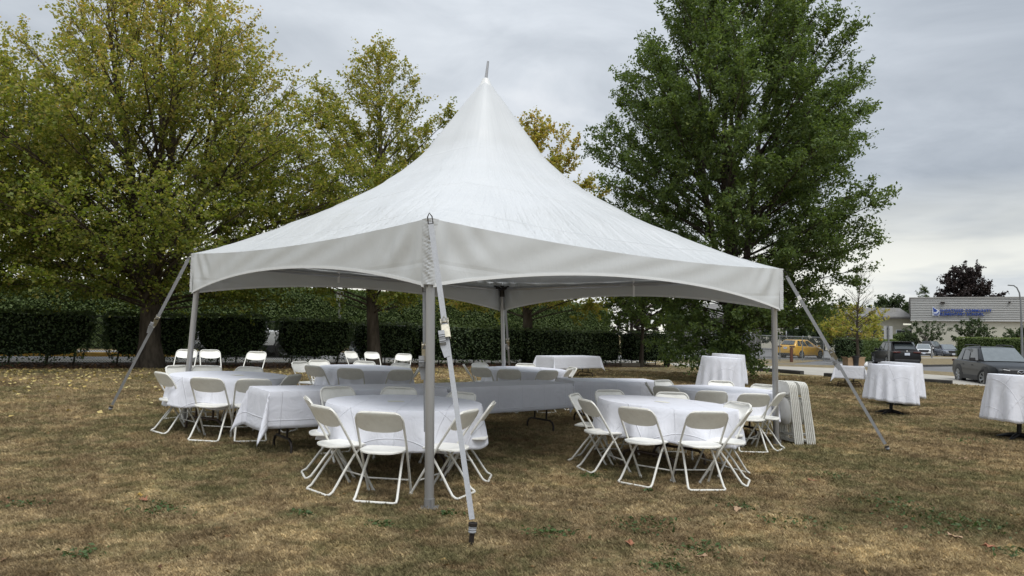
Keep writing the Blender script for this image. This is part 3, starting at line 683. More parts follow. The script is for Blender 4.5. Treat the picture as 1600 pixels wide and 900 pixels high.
o = thing('waste_bin', 'black plastic bin standing between two cardboard boxes', 'bin', on_E(-.07, -.68)); MB().lathe([(.085, 0), (.105, .31), (.118, .32), (.112, .325), (.10, .31), (.08, .02)], 24).build('bucket', M_bin, o)
mb = MB(); mb.lathe([(.05, 0), (.06, .03), (.045, .09), (.02, .14), (.006, .16)], 9); o = mb.build('paper_towel', M_tag, None, smooth=False); o.location = on_E(.2, -.78); o.rotation_euler = (.2, .3, .4)
tag(o, 'crumpled white paper towel beside the cardboard box', 'paper')

# ------------------------------------------------------------------ folding chairs
def rounded_panel(fn, w0, h0, nx, ny, th, pw=3.2):
    """panel with superellipse outline; fn(x, y, side) gives its place"""
    mb = MB(); n = nx * 4; top = []; rings = 5
    for side in (1, -1):
        base = len(mb.v)
        for j in range(rings + 1):
            f = j / rings; f = 1 - (1 - f) ** 1.6
            for i in range(n):
                a = 2 * math.pi * i / n; c_, s_ = math.cos(a), math.sin(a); r = (abs(c_) ** pw + abs(s_) ** pw) ** (-1 / pw)
                x, y = r * c_ * f * w0, r * s_ * f * h0
                rim = (1 - .55 * max(0, (f - .86) / .14))
                mb.v.append(tuple(fn(x, y, side * th / 2 * rim)))
        for j in range(rings):
            for i in range(n):
                q = (base + j * n + i, base + j * n + (i + 1) % n, base + (j + 1) * n + (i + 1) % n, base + (j + 1) * n + i); mb.f.append(q if side > 0 else q[::-1])
    a0, b0 = rings * n, (rings + 1) * n + rings * n
    mb.f += [(a0 + i, b0 + i, b0 + (i + 1) % n, a0 + (i + 1) % n) for i in range(n)]
    return mb
def chair_parts(folded=False):
    def yl(z): return .235 - .465 * (z / .79) - .02 * max(0, (z - .45) / .35)     # the long front legs run up into the back
    if folded:
        yl = lambda z: 0.
    zt = .80 if not folded else .93
    r = .0115
    def arch(z0, z1, x0, x1):
        pts = [(-x0, yl(z0), z0), (-x1, yl(z1 - .3), z1 - .3), (-x1, yl(z1 - .09), z1 - .09)]
        for k in range(1, 6):
            a = math.pi / 2 * k / 6; pts.append((-x1 + .085 * (1 - math.cos(a)), yl(z1 - .085 + .085 * math.sin(a)), z1 - .085 + .085 * math.sin(a)))
        return pts + [(0, yl(z1), z1)] + [(-p[0], p[1], p[2]) for p in pts[::-1]]
    out = []
    out.append(('front_frame', MB().tube(arch(0.005, zt, .205, .215), r, 8), M_frame))
    zb = .15
    out.append(('brace', MB().tube([(-.205, yl(zb), zb), (.205, yl(zb), zb)], .008, 6), M_frame))
    if not folded:
        half = [(.150, .105, .425), (.158, .03, .36), (.172, -.075, .225), (.182, -.155, .11), (.188, -.20, .05), (.19, -.235, .030), (.172, -.252, .024), (0, -.252, .024)]
    else:
        half = [(.175, .022, .58), (.182, .022, .40), (.186, .022, .2), (.186, .022, .09), (.178, .022, .06), (.155, .022, .05), (0, .022, .05)]
    pts = half + [(-p[0], p[1], p[2]) for p in half[-2::-1]]
    out.append(('rear_frame', MB().tube(pts, r, 8), M_frame))
    if not folded:
        out.append(('seat', rounded_panel(lambda x, y, s: (x, y - .015, .447 + s - .010 * (1 - (x / .205) ** 2) * (1 - (y / .2) ** 2) - .02 * max(0, (y - .13) / .07) ** 2 - .012 * max(0, (-y - .14) / .06) ** 2), .202, .198, 12, 12, .026), M_chair))
        z0, hh, yo = .716, .079, -.004
    else:
        out.append(('seat', rounded_panel(lambda x, y, s: (x, -.012 + s, .50 + y), .198, .20, 12, 12, .022), M_chair)); z0, hh, yo = .84, .082, -.006
    def bk(x, y, s):
        sag = -.022 * (1 - (x / .21) ** 2) * (1 if y < 0 else 0) * min(1, -y / hh * 1.0) if y < 0 else 0
        z = z0 + y + sag; k = (1 - (x / .21) ** 2) * (.028 if not folded else .006)
        return (x, yl(z) - k + s + yo, z)
    out.append(('backrest', rounded_panel(bk, .209, hh, 14, 8, .013, 6.5), M_chair))
    if not folded:
        for sx in (-1, 1):
            mb = MB(); mb.tube([(sx * .205, yl(.0), -.004), (sx * .205, yl(.03), .03)], .0155, 8); out.append(('rubber_foot', mb, M_chair))
    return out
PARTS = {k: [(n, mb.mesh(n, m, True, True)) for n, mb, m in chair_parts(k)] for k in (False, True)}
def chair(x, y, rz, label, group, folded=False, z=None, M=None):
    r = thing('folding_chair', label, 'chair', (x, y, g(x, y) if z is None else z), rz, group, slope_basis(x, y) if M is None else None)
    if M is not None: r.matrix_world = M
    for n, me in PARTS[folded]: link(bpy.data.objects.new(n, me), r)
    return r
def bar_chair(a, b_):                                                    # centre and heading from the two ends of the rear floor bar
    A_, B_ = on_ground(*a, .012).xy, on_ground(*b_, .012).xy; m_ = (A_ + B_) / 2; d = B_ - A_; n_ = Vector((-d.y, d.x)).normalized()
    return (*(m_ + n_ * .252), math.degrees(math.atan2(n_.y, n_.x)))
CH = {
 'T1': [('near side', *bar_chair((550.5, 785), (619, 789.5))), ('near left side', *bar_chair((475.8, 764), (514, 778))), ('near right side', -.62, 7.0, 157), ('right side', -.45, 7.72, 176), ('left side', -1.84, 7.62, 22),
        ('far left side', -1.93, 8.62, -52), ('far side', -1.37, 8.85, -88), ('far right side', -.72, 8.55, -125)],
 'T2': [('near side left', *bar_chair((961, 754), (1019, 765))), ('near left side', *bar_chair((900.7, 731), (923, 741))), ('near side right', *bar_chair((1080, 768), (1132, 768))), ('near right side', *bar_chair((1167, 763), (1172, 751))),
        ('far left side', 1.0, 8.98, -22), ('far side left', 1.38, 9.62, -70), ('far side right', 2.1, 9.55, -95), ('far right side', 2.42, 8.5, -155)],
 'T3': [('near side', 2.8, 10.5, 85), ('near right side', *bar_chair((1158, 707.5), (1199, 708.5))), ('right side', *bar_chair((1214, 706.7), (1227, 701))), ('far right side', 3.95, 11.85, -130), ('far side', 3.55, 12.4, -95), ('far left side', 2.65, 12.1, -55),
        ('left side', 2.36, 11.5, -8), ('near left side', 2.42, 11.05, 50)],
 'T4': [('near side', -3.80, 9.5, 86), ('near left side', -4.46, 9.95, 50), ('near right side', -3.36, 9.6, 114), ('right side', -3.28, 10.4, 166), ('far right side', -4.05, 11.2, -90), ('far left side', -4.58, 11.1, -70), ('left side', -4.80, 11.0, -26)],
 'T5': [('near side', -2.65, 12.4, 88), ('near right side', -1.96, 12.55, 120), ('near left side', -3.2, 12.6, 58), ('left side', -3.6, 13.2, -28), ('far left side', -3.5, 13.85, -48), ('far side', -2.85, 14.1, -90), ('far right side', -2.2, 13.9, -112), ('right side', -1.9, 13.2, -172)],
 'T6': [('near side', -.05, 13.8, 92), ('near right side', .58, 13.95, 116), ('near left side', -.47, 14.05, 62), ('left side', -.68, 14.6, 5), ('far left side', -.5, 15.05, -50), ('far side', .3, 15.4, -90), ('right side', .9, 14.45, 162), ('far right side', 1.0, 14.85, -160)]}
for key, lst in CH.items():
    for dn, x, y, hd in lst:
        chair(x, y, R_(hd - 90), 'white chair, ' + dn + ' of the ' + TC[key][2], 'folding chairs round the ' + TC[key][2])
for (px, Y, hd, lab) in ((287, 16.2, 190, 'white folding chair standing apart, behind the left tent pole'), (330, 16.4, 212, 'white folding chair standing apart, turned sideways, between two others'), (394, 16.2, 178, 'white folding chair standing apart, squarely facing us before the hedge'),
                         (555, 20.0, 235, 'leftmost of three white folding chairs before the second tree'), (584, 20.5, 212, 'middle one of three white folding chairs before the second tree'), (627, 19.6, 176, 'rightmost of three white folding chairs before the second tree')):
    d = ray(px, 560); x = d.x / d.y * Y; chair(x, Y, R_(hd), lab, 'folding chairs standing apart before the hedge')
# folded chairs leaning in a row by the right pole
st = on_ground(1243, 697); step = Vector((.975, .22, 0)); ax = Vector((.22, -.975, 0)); ORD = ['first', 'second', 'third', 'fourth', 'fifth', 'sixth', 'seventh', 'eighth', 'ninth', 'tenth']
for k in range(10):
    ex = .045 if k > 4 else 0
    o_ = Vector((st.x, st.y, 0)) - ax * .205 + step * (k * .031 + ex); lean = R_(-6.5 - .25 * k)
    zz = g(o_.x, o_.y)
    up = (Vector((0, 0, 1)) * math.cos(lean) + step * math.sin(lean)).normalized(); fy = up.cross(ax).normalized()
    Mx = Matrix((ax, fy, up)).transposed().to_4x4()
    Mx = Matrix.Translation((o_.x, o_.y, zz)) @ Mx
    chair(0, 0, 0, ORD[k] + ' folded white chair from the right pole in the leaning row', 'folded chairs leaning in a row by the right pole', True, 0, Mx)

# ------------------------------------------------------------------ vegetation
M_bark = pmat('grey_brown_bark', (.075, .062, .048), .95, var=.6, scale=5, bump=1.6, bscale=14, spec=.1, stretch=(1, 1, .2), dirt=(.018, .014, .011), dirt_or_streak_amt=.85)  # dark streaks in the colour in place of bark ridges
M_bark2 = pmat('dark_bark', (.06, .05, .04), .95, var=.45, scale=7, bump=1.0, bscale=22, spec=.1, stretch=(1, 1, .25))
M_lk = leafmat('katsura_leaf', [(0, (.10, .145, .024)), (.35, (.19, .22, .045)), (.62, (.32, .30, .085)), (.82, (.43, .36, .12)), (1, (.50, .33, .10))], .55)
M_lo = leafmat('oak_leaf', [(0, (.066, .102, .036)), (.5, (.112, .162, .050)), (.85, (.17, .225, .060)), (1, (.23, .27, .08))], .45)
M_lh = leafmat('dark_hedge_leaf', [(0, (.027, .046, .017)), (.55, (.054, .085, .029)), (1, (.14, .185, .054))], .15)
M_lt = leafmat('cedar_hedge_leaf', [(0, (.055, .085, .024)), (.6, (.10, .14, .038)), (1, (.16, .20, .058))], .25)
M_lr = leafmat('purple_leaf', [(0, (.020, .014, .014)), (1, (.048, .032, .030))], .15)
M_lg = leafmat('lawn_tree_leaf', [(0, (.035, .058, .022)), (1, (.085, .115, .045))], .25)
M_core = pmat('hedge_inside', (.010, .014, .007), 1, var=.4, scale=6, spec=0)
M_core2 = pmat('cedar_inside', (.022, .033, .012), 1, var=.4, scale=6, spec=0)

def tree(name, label, cat, x, y, H, env, rt, h0, nb, nleaf, lsize, asp, m_leaf, m_bark, tint, seed, el=(14, 58), group=None, sub_gap=.42, flat=.5, twig=(.25, .65), extra=(), leaders=0, jit=.05, zmin=None, lean=(0, 0), start_k=1.0, rough=(.72, 1.06), lump=.0):
    """trunk, limbs and twigs grown towards an uneven envelope env(z) -> radius; leaves sit along the twigs"""
    global rng
    rs = random.Random(seed); rng = np.random.default_rng(seed); z0 = g(x, y)
    r = thing(name, label, cat, (x, y, z0), 0, group)
    tz = lambda z: Vector((lean[0] * z / H + .10 * math.sin(z * .7 + seed), lean[1] * z / H + .10 * math.sin(z * .55 + seed * 2), z))
    mb = MB(); pts, rr = [], []
    top = H * .93
    for i in range(15):
        f = i / 14; z = -.1 + (top + .1) * f; pts.append(tz(z)); rr.append(max(.012, rt * (1 - f) ** .85 * (1 + .5 * math.exp(-max(0, z) / .35))))
    LD_ = []
    if leaders:
        for q_ in range(leaders):
            a_ = q_ * 2 * math.pi / leaders + seed; zt_ = H * rs.uniform(.78, .9); sp_ = rs.uniform(1.3, 2.3)
            LD_.append((a_, zt_, lambda z, a_=a_, zt_=zt_, sp_=sp_: tz(z) + Vector((math.cos(a_), math.sin(a_), 0)) * sp_ * max(0, (z - h0 * .75) / (zt_ - h0 * .75)) ** .75))
        cut = next(i for i, p in enumerate(pts) if p.z > h0 * 1.6)
        rr = [q * (1 if i < cut else .55) for i, q in enumerate(rr)]
    mb.tube(pts, rr, 12)
    for a_, zt_, fn_ in LD_:
        zz_ = [h0 * .75 + (zt_ - h0 * .75) * k / 9 for k in range(10)]; mb.tube([fn_(z) for z in zz_], [rt * .50 * (1 - k / 9.6) ** .9 + .01 for k in range(10)], 8)
    P0, D, LN = [], [], []
    bb = MB()
    tips = []
    ga = 2.39996
    for i in range(nb):
        f = (i + .5) / nb; z = zmin + (H * .985 - zmin) * (1 - (1 - f) ** 1.12) if zmin is not None else h0 + (H * .985 - h0) * (1 - (1 - f) ** 1.12)
        az = i * ga + rs.uniform(-.4, .4); R = env(z) * (rs.uniform(*rough) if rs.random() < .8 else rs.uniform(.4, .75)) * (1 + .10 * math.sin(3 * az + z * .8 + seed) + lump * math.sin(2 * az + z * 1.7 + seed) * math.sin(z * 1.15 + az * 1.3))
        tips.append((az, R, z))
    tips += list(extra)
    for az, R, z in tips:
        f = max(0, min(1, (z - h0) / (H - h0))); e = R_(el[0] + (el[1] - el[0]) * f)
        zs = max(h0 * .75 + rs.uniform(-.1, .5) * h0 * .3, min(z - R * math.tan(e) * start_k, top * .96)); zs = min(zs, top * .96)
        a = tz(zs)
        if LD_:
            cand = [l for l in LD_ if math.cos(az - l[0]) > .3 and l[1] > zs + .3]
            if cand: l = rs.choice(cand); a = l[2](max(zs, h0 * .8))
        tp = tz(z) * 1; tip = Vector((tp.x + R * math.cos(az), tp.y + R * math.sin(az), z)); ln = (tip - a).length
        mid = a.lerp(tip, .5) + Vector((rs.uniform(-.08, .08) * ln, rs.uniform(-.08, .08) * ln, rs.uniform(-.02, .10) * ln))
        cs = [((1 - q) ** 2) * a + 2 * q * (1 - q) * mid + q * q * tip for q in [k / 6 for k in range(7)]]
        br = max(.010, min(rt * .36, .009 + .0085 * ln * (.8 + .4 * rs.random())))
        bb.tube(cs, [br * (1 - .86 * k / 6) for k in range(7)], 6 if br > .03 else 5, caps=False)
        ns = max(3, int(ln / sub_gap)); side = 1
        for k in range(ns):
            q = .22 + .78 * ((k + rs.random()) / ns) ** .8
            if q > .995: q = .995
            p = ((1 - q) ** 2) * a + 2 * q * (1 - q) * mid + q * q * tip; tg = (2 * (1 - q) * (mid - a) + 2 * q * (tip - mid)).normalized(); side = -side
            ax = Vector((rs.gauss(0, .55), rs.gauss(0, .55), 1)).normalized(); dr = (Matrix.Rotation(side * R_(rs.uniform(25, 65)), 3, ax) @ tg + Vector((0, 0, rs.uniform(-.12, .28)))).normalized()
            l = min(2.3, max(.4, ln * .36 * (1.15 - .75 * q))) * rs.uniform(.7, 1.25)
            bb.tube([p, p + dr * l * .55 + Vector((0, 0, .03 * l)), p + dr * l], [.008 + .002 * l, .006, .003], 4, caps=False)
            P0.append(p); D.append(dr); LN.append(l)
        P0.append(a.lerp(tip, .75) if ln < .5 else cs[5]); D.append((tip - cs[5]).normalized()); LN.append((tip - cs[5]).length + .25)
    tr_ = mb.build('trunk', m_bark, r, recalc=False); bb.build('branches', m_bark, r, recalc=False)
    P0 = np.array([tuple(p) for p in P0]); D = np.array([tuple(p) for p in D]); LN = np.array(LN)
    nt_ = max(60, nleaf // 16)
    pr = LN / LN.sum(); si = rng.choice(len(LN), nt_, p=pr); fq = rng.uniform(.12, 1.0, nt_)
    td = unit(D[si] + rng.normal(size=(nt_, 3)) * np.array([.62, .62, .40])); tlen = rng.uniform(twig[0], twig[1], nt_); tp0 = P0[si] + D[si] * (LN[si] * fq)[:, None]
    li = rng.integers(0, nt_, nleaf); lf = rng.uniform(.1, 1.05, nleaf)
    c = tp0[li] + td[li] * (tlen[li] * lf)[:, None] + rng.normal(size=(nleaf, 3)) * jit
    tn = np.clip(tint(c, rng) + rng.normal(size=nt_)[li] * .09, 0, 1)
    quads('crown', leaf_quads(c, lsize, asp, flat), tn, m_leaf, r)
    return r
def envf(pts):
    zs, rs_ = zip(*pts)
    return lambda z: float(np.interp(z, zs, rs_))
KT = 'katsura trees in a line by the hedge'
def tint_k(H, base=.28, gain=.42, sd=.17):
    return lambda c, r: base + gain * np.clip(c[:, 2] / H, 0, 1) ** 1.3 + r.normal(size=len(c)) * sd
tree('broad_tree', 'huge broad tree with yellowing green crown at the left of the tent', 'tree', -11.45, 23.5, 13.6,
     envf([(1.8, 2.6), (2.6, 4.6), (4, 6.3), (6, 6.5), (7.8, 5.5), (9.2, 4.5), (10.6, 3.2), (11.8, 2.2), (13.6, .3)]), .34, 2.3, 230, 175000, .092, .85, M_lk, M_bark, tint_k(13.6, .20, .62), 3, el=(8, 56), leaders=5, sub_gap=.30, zmin=2.3, twig=(.3, .95), rough=(.8, 1.02))
tree('slender_tree', 'slender open tree behind the left half of the tent roof', 'tree', -5.25, 27.9, 12.3,
     envf([(1.9, 1.8), (2.8, 3.4), (5, 3.7), (7, 3.3), (9.1, 2.8), (10.4, 1.8), (11.4, .9), (12.3, .15)]), .25, 2.3, 100, 62000, .098, .82, M_lk, M_bark, tint_k(12.3, .30, .33), 8, el=(10, 60), sub_gap=.42, zmin=2.4)
tree('yellowing_tree', 'sparse yellow tree whose top shows right of the tent peak', 'tree', .72, 34.2, 11.6,
     envf([(2, 2.2), (3, 3.8), (6, 4.2), (8, 3.6), (10, 2.2), (11.6, .4)]), .27, 2.4, 80, 52000, .13, .8, M_lk, M_bark, lambda c, r: .50 + .28 * np.clip(c[:, 2] / 11, 0, 1) + r.normal(size=len(c)) * .2, 14, el=(10, 60), sub_gap=.45, zmin=2.6)
tree('thin_trunk_tree', 'small thin trunked tree before the end of the dark hedge', 'tree', 6.3, 35.9, 6.6,
     envf([(1.6, 1.2), (2.4, 2.4), (4, 2.7), (5.4, 1.9), (6.6, .3)]), .10, 1.7, 46, 22000, .13, .7, M_lo, M_bark2, lambda c, r: .45 + r.normal(size=len(c)) * .25, 19, sub_gap=.4, zmin=1.9)
tree('edge_tree', 'dark green tree cut off by the left edge of the photo', 'tree', -18.0, 22.6, 10.4,
     envf([(2, 2.5), (3.5, 4.6), (6, 4.9), (8, 3.9), (9.6, 2.0), (10.4, .4)]), .3, 2.2, 90, 78000, .11, .82, M_lk, M_bark, lambda c, r: .12 + .2 * np.clip(c[:, 2] / 10, 0, 1) + r.normal(size=len(c)) * .13, 23, zmin=2.4)
oak_env = envf([(1.6, 2.1), (2.4, 2.9), (3.8, 3.8), (5.6, 4.35), (7.2, 4.35), (9, 4.3), (10.5, 4.3), (11.5, 3.9), (12.4, 3.0), (14, 2.5), (16, .6)])
low = [(R_(a), r, z) for a, r, z in ((-100, 2.9, 1.7), (-125, 3.0, 1.9), (-75, 2.6, 2.0), (-55, 2.8, 2.3), (-90, 3.3, 2.4), (-145, 3.0, 2.0), (-35, 3.0, 2.4), (-110, 2.4, .75), (-115, 2.3, 1.0), (-128, 2.5, .8), (-140, 2.3, 1.2), (-105, 2.1, .6), (-92, 2.2, .8), (-150, 2.8, 1.0), (-135, 2.5, .95), (-95, 2.0, .9), (-160, 2.6, 1.1), (-80, 1.6, .7), (-120, 1.6, 1.2), (178, 2.8, 1.3))]
tree('oak_tree', 'tall dark green oak behind the right half of the tent', 'tree', 7.75, 26.0, 16.0, oak_env, .30, 2.0, 260, 225000, .122, .52, M_lo, M_bark2,
     lambda c, r: .36 + .10 * np.clip(c[:, 2] / 14, 0, 1) + r.normal(size=len(c)) * .2, 31, el=(6, 60), sub_gap=.33, twig=(.2, .55), extra=low, flat=.35, jit=.06, leaders=4, zmin=1.9, rough=(.88, 1.0), lump=.12)
tree('bare_topped_tree', 'thin yellow tree with bare twiggy top near the black hatchback', 'tree', 22.4, 47.5, 6.5,
     envf([(1.5, 1.3), (2.0, 2.2), (3.2, 2.3), (4.3, 1.5), (6.5, .5)]), .11, 1.5, 62, 4200, .17, .7, M_lk, M_bark, lambda c, r: .66 + r.normal(size=len(c)) * .16, 41, el=(5, 60), sub_gap=.34, zmin=1.7)
for o in list(bpy.data.objects):                                     # its upper half has shed its leaves
    if o.name.startswith('crown') and o.parent and o.parent.name == 'bare_topped_tree':
        me = o.data; b = bmesh.new(); b.from_mesh(me); b.verts.ensure_lookup_table()
        kill = [f for f in b.faces if f.calc_center_median().z > 2.6 + random.random() * 1.3]; bmesh.ops.delete(b, geom=kill, context='FACES'); b.to_mesh(me); b.free()

def hedge(name, label, c, ux, ln, th, h, m_leaf, m_core, seed, lsize=.075, dens=330, group=None, z_gap=.12, round_=.12, top_tint=.35, dome=0., asp=.55, taper=.0):
    """clipped hedge: c is the centre of its front foot line"""
    global rng
    rng = np.random.default_rng(seed); ux = Vector((*ux, 0)).normalized(); rz = math.atan2(ux.y, ux.x)
    r = thing(name, label, 'hedge', (c[0], c[1], g(c[0], c[1])), rz, group)
    # core
    def top(u): return h - dome * abs(2 * u - 1) ** 4
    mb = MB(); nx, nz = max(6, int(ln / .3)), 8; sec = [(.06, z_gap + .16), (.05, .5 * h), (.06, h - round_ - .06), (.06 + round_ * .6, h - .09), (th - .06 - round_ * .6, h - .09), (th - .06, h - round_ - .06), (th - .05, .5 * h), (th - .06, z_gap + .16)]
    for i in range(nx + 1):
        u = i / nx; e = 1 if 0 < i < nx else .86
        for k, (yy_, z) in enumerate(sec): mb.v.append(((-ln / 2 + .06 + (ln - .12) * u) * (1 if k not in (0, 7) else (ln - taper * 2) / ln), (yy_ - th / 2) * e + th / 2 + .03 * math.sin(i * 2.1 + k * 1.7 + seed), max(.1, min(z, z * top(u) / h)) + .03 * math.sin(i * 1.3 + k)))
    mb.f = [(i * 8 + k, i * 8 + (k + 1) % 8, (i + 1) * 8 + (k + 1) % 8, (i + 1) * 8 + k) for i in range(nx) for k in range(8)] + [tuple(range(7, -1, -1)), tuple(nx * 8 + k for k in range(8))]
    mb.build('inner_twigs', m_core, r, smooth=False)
    mb = MB()
    for i in range(max(2, int(ln / .8))): xx = -ln / 2 + ln * (i + .5) / max(2, int(ln / .8)) + random.uniform(-.1, .1); mb.tube([(xx, th / 2, -.05), (xx + .05, th / 2, z_gap + .25)], .03, 5)
    mb.build('stem', M_bark2, r)
    # leaves over the front, ends, top and back
    areas = [('f', ln * h, 1.), ('t', ln * th, 1.1), ('b', ln * h, .35), ('l', th * h, .9), ('r', th * h, .9)]
    cs, outs, tn = [], [], []
    for k, A, w in areas:
        n = int(A * dens * w); a, b_ = rng.uniform(0, 1, n), rng.uniform(0, 1, n) ** .9; j = np.abs(rng.normal(size=n)) * .055
        rag = z_gap * (1 + .9 * np.sin(a * ln * 5 + seed) * .6 + rng.normal(size=n) * .4)
        z = np.maximum(rag, .02) + (h - np.maximum(rag, .02)) * b_
        if k == 'f': p = np.stack([(a - .5) * ln, -j * .8 + .035 * np.sin(a * ln * 3.1) * np.cos(b_ * 5), z], -1); o_ = (0, -1, .15)
        elif k == 'b': p = np.stack([(a - .5) * ln, th + j, z], -1); o_ = (0, 1, .1)
        elif k == 't': p = np.stack([(a - .5) * ln, b_ * th, h + j * .7 - .03 + .02 * np.sin(a * ln * 4)], -1); o_ = (0, 0, 1)
        elif k == 'l': p = np.stack([-ln / 2 - j, a * th, z], -1); o_ = (-1, 0, .1)
        else: p = np.stack([ln / 2 + j, a * th, z], -1); o_ = (1, 0, .1)
        # rounded shoulders
        q = np.clip((p[:, 2] - (h - round_)) / round_, 0, 1); p[:, 1] = th / 2 + (p[:, 1] - th / 2) * (1 - .10 * q ** 2); p[:, 0] *= 1 - (.05 / max(ln, 1)) * q
        uu = np.clip(p[:, 0] / ln + .5, 0, 1)
        if dome: p[:, 2] *= (h - dome * np.abs(2 * uu - 1) ** 5) / h
        lowk = np.clip(1 - p[:, 2] / (.55 * h), 0, 1) ** 1.5; p[:, 0] *= 1 - lowk * 2 * taper / max(ln, 1) * (.8 + .5 * rng.random(n)); p[:, 1] += lowk * .10 * (k == 'f')
        p += np.stack([np.sin(p[:, 0] * 4 + p[:, 2] * 5 + seed), np.sin(p[:, 0] * 3.1 - p[:, 2] * 4), np.sin(p[:, 0] * 3.7 + p[:, 1] * 5)], -1) * .03
        cs.append(p); outs.append(np.tile(np.array(o_, float), (n, 1)))
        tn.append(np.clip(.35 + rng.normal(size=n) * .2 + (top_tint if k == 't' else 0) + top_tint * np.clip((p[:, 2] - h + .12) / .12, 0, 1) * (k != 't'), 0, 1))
    cs = np.concatenate(cs); outs = np.concatenate(outs)
    quads('foliage', leaf_quads(cs, lsize, asp, .2, outs * .7), np.concatenate(tn), m_leaf, r)
    return r
def s_at(px, off=0.):
    d = ray(px, 520); k = d.x / d.y; b = H0 + HN * off
    return (k * b.y - b.x) / (HU.x - k * HU.y)
HG = 'clipped dark hedges in a row'
for i, (p0, p1, h, lab) in enumerate(((-60, 143, 1.72, 'leftmost dark clipped hedge block, beside the broad trunk'), (170, 297, 1.72, 'dark clipped hedge block behind the broad trunk'), (319, 419, 1.80, 'dark clipped hedge block between the two white truck parts'),
                                      (447, 549, 1.76, 'dark clipped hedge block left of the second trunk'), (569, 652, 1.68, 'dark clipped hedge block behind the second trunk'), (658, 737, 1.66, 'dark clipped hedge block just right of the front pole'),
                                      (739, 818, 1.66, 'dark clipped hedge block behind the rear tent pole'), (822, 896, 1.66, 'dark clipped hedge block behind the third trunk'), (897, 972, 1.64, 'dark clipped hedge block behind the lone cloth table'), (992, 1047, 1.70, 'last dark clipped hedge block, right end of the row'))):
    s0, s1 = s_at(p0), s_at(p1); c = H0 + HU * (s0 + s1) / 2
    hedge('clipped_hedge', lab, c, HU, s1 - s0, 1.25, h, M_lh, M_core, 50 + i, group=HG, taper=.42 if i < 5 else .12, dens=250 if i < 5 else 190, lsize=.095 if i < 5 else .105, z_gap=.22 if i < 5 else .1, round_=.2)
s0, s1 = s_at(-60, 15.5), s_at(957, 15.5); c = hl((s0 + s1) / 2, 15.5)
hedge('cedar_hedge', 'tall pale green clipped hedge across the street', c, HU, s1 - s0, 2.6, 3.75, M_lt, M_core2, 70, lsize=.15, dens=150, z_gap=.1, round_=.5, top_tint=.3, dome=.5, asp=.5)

# chain link fence behind the hedges
M_fence = pmat('weathered_galvanised', (.16, .165, .16), .5, .7, var=.2, scale=8)
M_wire = pmat('fence_wire', (.30, .31, .30), .5, .6, var=.2)
def fence(name, label, a, b_, h, gap, post_gap, wire_r=.0045, rail=True, m_post=M_fence):
    a, b_ = Vector(a), Vector(b_); d = (b_ - a); ln = d.length; d.normalize(); z0 = g(a.x, a.y)
    r = thing(name, label, 'fence', (a.x, a.y, z0), math.atan2(d.y, d.x))
    def P(s, z): p = a + d * s; return (s, 0, g(p.x, p.y) - z0 + z)
    n = int(ln / post_gap)
    for i in range(n + 1): MB().tube([P(i * ln / n, -.1), P(i * ln / n, h + .05)], .032, 8).build('post', m_post, r)
    if rail: MB().tube([P(i * ln / n, h) for i in range(n + 1)], .022, 8).build('top_rail', m_post, r)
    mb = MB(); k = 0; s = -h
    w = wire_r
    while s < ln:
        for sg in (1, -1):
            q0, q1 = max(0, s), min(ln, s + h)
            zA, zB = (q0 - s, q1 - s) if sg > 0 else (h - (q0 - s), h - (q1 - s))
            p, q = Vector(P(q0, .03 + zA * .97)), Vector(P(q1, .03 + zB * .97)); nrm = Vector((-(q - p).z, 0, (q - p).x)).normalized() * w; y = .003 * sg
            mb.add([p + nrm + Vector((0, y, 0)), p - nrm + Vector((0, y, 0)), q - nrm + Vector((0, y, 0)), q + nrm + Vector((0, y, 0)), p + Vector((0, y + w, 0)), q + Vector((0, y + w, 0))], [(0, 1, 2, 3), (1, 4, 5, 2), (4, 0, 3, 5)])
        s += gap
    tag(mb.build('wire_mesh', M_wire, r, smooth=False, recalc=False), kind='stuff')
    return r
fence('chain_link_fence', 'chain link fence running behind the dark hedges', hl(-14, 1.75), hl(28.5, 1.75), 1.62, .085, 3.0)
fa, fb = on_ground(1050, 565).xy, on_ground(1287, 564.5).xy
fence('chain_link_fence', 'grey chain link fence in front of the yellow taxi', fa, fb, 1.75, .16, 2.6, .006, m_post=pmat('galvanised', (.30, .31, .31), .5, .6, var=.15))

# fallen leaves, weeds
M_fl = leafmat('fallen_leaf', [(0, (.10, .05, .03)), (.45, (.22, .12, .05)), (.75, (.42, .31, .10)), (1, (.52, .44, .20))], .1)
def litter(name, label, xx, yy, size, tn, dz=.02, asp=.75):
    global rng
    rng = np.random.default_rng(len(xx)); c = np.stack([xx, yy, gz(xx, yy) + dz], -1)
    return tag(quads(name, leaf_quads(c, size, asp, 1.6), tn, M_fl), label, 'leaves', kind='stuff')
r5 = np.random.default_rng(5); n = 8500
ss, of = np.minimum(r5.uniform(-10, 30, n), r5.uniform(-10, 30, n)), -np.abs(r5.normal(size=n)) * 5.6 + 1.5
lx, ly = H0.x + HU.x * ss + HN.x * of, H0.y + HU.y * ss + HN.y * of
litter('fallen_leaves', 'yellow and brown leaves scattered below the trees', lx, ly, .085, np.where(of > -2.3, r5.uniform(0, .5, n), r5.uniform(.6, 1, n) ** .7), .055)
n = 420; yy = np.exp(r5.uniform(np.log(4), np.log(26), n)); xx = r5.uniform(-.75, .78, n) * yy
ok = ~beyond_edge(xx, yy) & ~in_mulch(xx, yy); litter('fallen_leaves', 'small brown leaves strewn over the lawn', xx[ok], yy[ok], .055, r5.uniform(.05, .6, ok.sum()))
